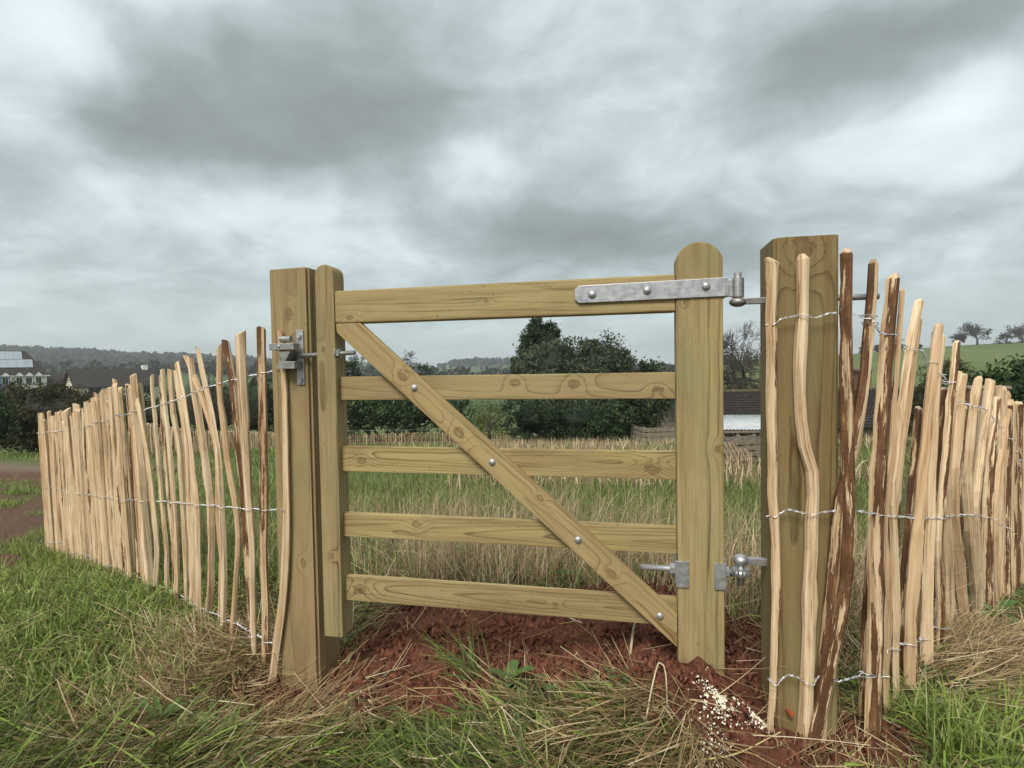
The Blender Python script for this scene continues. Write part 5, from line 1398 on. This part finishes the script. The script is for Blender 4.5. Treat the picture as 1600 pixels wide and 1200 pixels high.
pos = np.stack([x2, y2, terrain(x2, y2) - 0.01], 1)
TALL = [(0.6497, 0.4944, 0.3107), (0.8475, 0.7062, 0.4802), (0.5085, 0.3531, 0.219), (0.2825, 0.1765, 0.106), (0.5932, 0.4025, 0.2825), (0.1836, 0.113, 0.0706)]
hgt = (0.12 + 0.5 * RS.rand(n) ** 1.8) * sstep(1.8, 3.3, y2 + 0.4) * (0.55 + 0.8 * fbm(x2 * 1.9, y2 * 1.9, 88)); az4 = fbm(x2 * 1.1, y2 * 1.1, 89) * 12 + RS.normal(0, 1.1, n)
blades('dead_grass', 'tall dead bleached grass standing behind the gate', 'grass', pos, az4, hgt, np.abs(RS.normal(0.15, 0.38, n)) + 0.9 * (RS.rand(n) < 0.22), RS.normal(0.3, 0.7, n), RS.uniform(0.0022, 0.0046, n), pcol(n, TALL), STRAW, 4, 0.35)
# 5 green grass of the field
keep = (RS.rand(len(x)) < dens * np.clip(0.25 + 0.9 * greeny + 0.7 * sstep(4.8, 6.5, y), 0, 1) * 0.95)
x2, y2 = x[keep], y[keep]; n = len(x2)
pos = np.stack([x2, y2, terrain(x2, y2) - 0.01], 1)
blades('field_grass', 'green field grass behind the gate and the left fence', 'grass', pos, RS.uniform(0, 6.28, n), RS.uniform(0.10, 0.26, n), np.abs(RS.normal(0.3, 0.25, n)), RS.uniform(0.1, 1.2, n), RS.uniform(0.005, 0.010, n), pcol(n, GREENS + DULLG), BLADE)
# 6 rough grass further down the field and left of the track
x, y = scatter(60000, 8.5, 40, -0.85, 0.75)
keep = (track_mask(x, y) < 0.3) & ~((x < -8) & (y > 12.9) & (y < 15.9)) & ~((x < -14) & (y > 20) & (y < 26) & False)
x, y = x[keep], y[keep]; n = len(x)
pos = np.stack([x, y, terrain(x, y) - 0.03], 1); ty = fbm(x * 0.35, y * 0.2, 71) + RS.normal(0, 0.07, n) + np.where(x / y < -0.35, -0.2, 0)
cc = np.where((ty > 0.60)[:, None], pcol(n, TALL), pcol(n, GREENS + DULLG))
blades('rough_grass', 'rough green and tawny grass further down the field', 'grass', pos, RS.uniform(0, 6.28, n), RS.uniform(0.14, 0.34, n) * np.where(ty > 0.57, 1.5, 0.8), np.abs(RS.normal(0.2, 0.2, n)), RS.normal(0.4, 0.5, n), RS.uniform(0.012, 0.03, n), cc, BLADE, 3)
# 7 short grass patches on and beside the track
x, y = scatter(70000, 3.6, 14, -0.86, -0.58)
lx = LA[0] + (y - LA[1]) / (LB[1] - LA[1]) * (LB[0] - LA[0])
keep = (RS.rand(len(x)) > track_mask(x, y) * 0.97 + 0.02) & ((x < lx - 0.05) | (y > 5.2)) & (y < 13.2)
x, y = x[keep], y[keep]; n = len(x)
pos = np.stack([x, y, terrain(x, y) - 0.01], 1)
blades('track_grass', 'short green grass growing on the muddy track', 'grass', pos, RS.uniform(0, 6.28, n), RS.uniform(0.05, 0.13, n), np.abs(RS.normal(0.4, 0.3, n)), RS.uniform(0.1, 1.2, n), RS.uniform(0.005, 0.011, n), pcol(n, GREENS + DULLG[:2]), BLADE, 3)
# 8 soil crumbs
x, y = scatter(60000, 1.4, 3.0, -0.6, 0.75); keep = RS.rand(len(x)) < soil_mask(x, y) * 0.6; x, y = x[keep], y[keep]; n = len(x)
r = 0.003 + 0.020 * RS.rand(n) ** 4; base_ = np.array([(1, 0, 0), (-0.5, 0.87, 0), (-0.5, -0.87, 0), (0, 0, 1.1), (0, 0, -1)])
V = np.stack([x, y, zground(x, y) + 0.004], 1)[:, None] + (base_[None] + RS.normal(size=(n, 5, 3)) * 0.28) * r[:, None, None]
tri = np.array([(0, 1, 3), (1, 2, 3), (2, 0, 3), (1, 0, 4), (2, 1, 4), (0, 2, 4)]); F_ = (np.arange(n)[:, None, None] * 5 + tri[None]).reshape(-1, 3)
m, t, b, o = new_mat('red soil crumbs'); t.l.new(t.ramp(t.noise(t.add('ShaderNodeTexCoord').outputs['Object'], 60, 3, 0.6), [(0.3, (0.050, 0.018, 0.011)), (0.55, (0.150, 0.054, 0.031)), (0.75, (0.26, 0.12, 0.076))]), b.inputs['Base Color']); b.inputs['Roughness'].default_value = 0.95
tag(link('soil_crumbs', np_mesh('soil_crumbs', V.reshape(-1, 3), F_), m), 'loose red soil crumbs around the posts and under the gate', 'soil', kind='stuff')
# 9 sawdust flakes by the hanging post
n = 900; c0 = ground_px(1125, 1105); c1 = ground_px(1185, 1122); c2 = ground_px(1110, 1165)
k = RS.choice(3, n, p=[0.5, 0.35, 0.15]); ce = np.array([c0, c1, c2])[k]; sp = np.array([0.030, 0.022, 0.02])[k] * (0.5 + RS.rand(n))
xy = ce[:, :2] + RS.normal(size=(n, 2)) * sp[:, None]; p = np.stack([xy[:, 0], xy[:, 1], zground(xy[:, 0], xy[:, 1]) + 0.012], 1)
a = RS.normal(size=(n, 3)); a[:, 2] *= 0.4; a /= np.linalg.norm(a, axis=1)[:, None]; bb = np.cross(a, np.array([0, 0, 1.0]) + RS.normal(size=(n, 3)) * 0.3); bb /= np.linalg.norm(bb, axis=1)[:, None]
L_ = (0.0014 + 0.0062 * RS.rand(n) ** 2)[:, None]
V = np.stack([p - a * L_, p + bb * L_ * 0.6, p + a * L_, p - bb * L_ * 0.6, p + np.array([0, 0, 0.004])], 1).reshape(-1, 3)
F_ = (np.arange(n)[:, None, None] * 5 + np.array([(0, 1, 4), (1, 2, 4), (2, 3, 4), (3, 0, 4)])[None]).reshape(-1, 3)
tag(link('sawdust', np_mesh('sawdust', V, F_), simple_mat('sawdust', (0.80, 0.75, 0.60), 0.9, 0.12, 40)), 'pale sawdust and chips spilt on the soil beside the hanging post', 'sawdust', kind='stuff')

# ------------------------------------------------------------------ single plants and bits
WEED = simple_mat('weed leaf', (0.075, 0.125, 0.030), 0.5, 0.35, 30)


def leaf_me(L, wd, droop, seed):
    rs = np.random.RandomState(seed); n = 9; V = []; F_ = []
    for i in range(n):
        t_ = i / (n - 1); w_ = wd * (math.sin(math.pi * min(1, t_ * 0.95 + 0.05)) ** 0.7) * (1 + 0.12 * math.sin(i * 2.4)) + 0.002
        y_ = L * math.sin(droop * t_) / droop; z_ = L * (1 - math.cos(droop * t_)) / droop * -1 + L * 0.25 * t_
        V += [(-w_ / 2, y_, z_ + w_ * 0.16), (0, y_, z_), (w_ / 2, y_, z_ + w_ * 0.16)]
    for i in range(n - 1):
        for j in range(2): k = i * 3 + j; F_.append((k, k + 1, k + 4, k + 3))
    return np_mesh('leaf', V, F_, None, True)


def weed(name, px, py, label, nl, L, wd, seed, group='broad-leaved weeds'):
    p = ground_px(px, py); e = empty(name, (p[0], p[1], float(zground(p[0], p[1]))), 0, label, 'weed', group); rs = np.random.RandomState(seed)
    for k in range(nl):
        o = link('leaf', leaf_me(L * rs.uniform(0.7, 1.2), wd * rs.uniform(0.7, 1.2), rs.uniform(0.6, 1.5), seed + k), WEED, e)
        o.rotation_euler = (rs.uniform(0.2, 1.1), rs.normal() * 0.2, 2 * math.pi * k / nl + rs.normal() * 0.3)
    return e


weed('dock_plant', 795, 1075, 'broad-leaved dock sprouting in front of the middle of the gate', 4, 0.12, 0.04, 1)
weed('dock_plant', 843, 1075, 'upright dock leaf standing just right of the middle of the gate', 2, 0.13, 0.04, 9)
weed('thistle_rosette', 250, 1135, 'spiky grey-green thistle rosette lying in the straw at lower left', 9, 0.12, 0.022, 20)
weed('dock_plant', 1555, 962, 'large leafed dock growing at the foot of the right fence', 6, 0.16, 0.055, 30)
weed('dock_plant', 1152, 925, 'dock leaves seen between the lower hinge and the hanging post', 6, 0.20, 0.08, 40)
weed('dock_plant', 925, 915, 'dark dock leaves in the dead grass above the bottom rail', 5, 0.22, 0.08, 50)
weed('dock_plant', 800, 912, 'small dock in the dead grass left of the darker dock', 4, 0.20, 0.06, 60)
# blade tuft leaning over the soil
p = ground_px(745, 1060); n = 46; pos = np.tile(p, (n, 1)) + RS.normal(size=(n, 3)) * np.array([0.03, 0.02, 0]); pos[:, 2] = zground(pos[:, 0], pos[:, 1])
o = blades('grass_tuft', 'dark green grass tuft arching over the soil left of the dock', 'grass', pos, RS.uniform(1.6, 3.9, n), RS.uniform(0.12, 0.30, n), RS.uniform(0.3, 1.0, n), RS.uniform(0.3, 1.0, n), RS.uniform(0.005, 0.008, n), pcol(n, DULLG[:2] + GREENS[:1]), BLADE, 6)
del o['kind']
p = ground_px(1240, 1128); n = 12
o = link('fallen_leaf', leaf_me(0.034, 0.024, 1.6, 3), simple_mat('orange leaf', (0.33, 0.075, 0.03), 0.6, 0.3, 40)); q_ = on_plane(1236, 1122, guv(0, -0.085), GV); o.location = tuple(q_); o.rotation_euler = (1.2, 0.2, 0.5)
tag(o, 'orange dead leaf caught at the foot of the hanging post', 'leaf')


def twig_obj(name, pts_px, r, col, label, lift=0.02):
    P = []
    for px, py, dz_ in pts_px:
        g = ground_px(px, py); P.append(np.array([g[0], g[1], float(zground(g[0], g[1])) + dz_ + lift]))
    C_ = catmull(np.array(P), 16); base = C_[0]
    V, F_ = tube_net([(C_[i] - base, C_[i + 1] - base, r * (1 - 0.4 * i / 15), r * (1 - 0.4 * (i + 1) / 15)) for i in range(15)], 5)
    o = link(name, np_mesh(name, V, F_, None, True), simple_mat(name + ' bark', col, 0.8, 0.2, 40)); o.location = tuple(base); return tag(o, label, 'twig')


twig_obj('dead_stalk', [(985, 1030, 0), (990, 1010, 0.03), (994, 985, 0.05)], 0.005, (0.42, 0.33, 0.2), 'short pale stalk standing in the red soil under the brace')
twig_obj('bent_straw', [(1010, 1130, 0), (1020, 1092, 0.02), (1030, 1076, 0.05), (1040, 1085, 0.04), (1043, 1122, 0)], 0.0028, (0.55, 0.46, 0.3), 'long bent straw left of the sawdust patch')
twig_obj('long_straw', [(1085, 1198, 0), (1150, 1184, 0.01), (1220, 1165, 0.01)], 0.003, (0.50, 0.42, 0.2), 'straight yellow straw in front of the hanging post')
twig_obj('pale_stick', [(800, 968, 0), (860, 975, 0.01), (910, 984, 0.01)], 0.004, (0.46, 0.38, 0.26), 'thin pale stick lying on the soil below the bottom rail')

# ------------------------------------------------------------------ haze over the valley
hb = box_bm(-1400, 1400, -70, 1500, -46, 62)
hm = bpy.data.materials.new('valley haze'); hm.use_nodes = True; ht = NT(hm.node_tree); ht.n.clear()
ho = ht.add('ShaderNodeOutputMaterial'); hv = ht.add('ShaderNodeVolumePrincipled'); ht.l.new(hv.outputs[0], ho.inputs['Volume'])
hv.inputs['Color'].default_value = (0.86, 0.90, 0.93, 1); hv.inputs['Density'].default_value = 0.0005; hv.inputs['Anisotropy'].default_value = 0.2
HAZE = True
if HAZE:
    o = bm_obj('haze', hb, hm); tag(o, 'thin pale haze in the valley air', 'haze', kind='stuff')
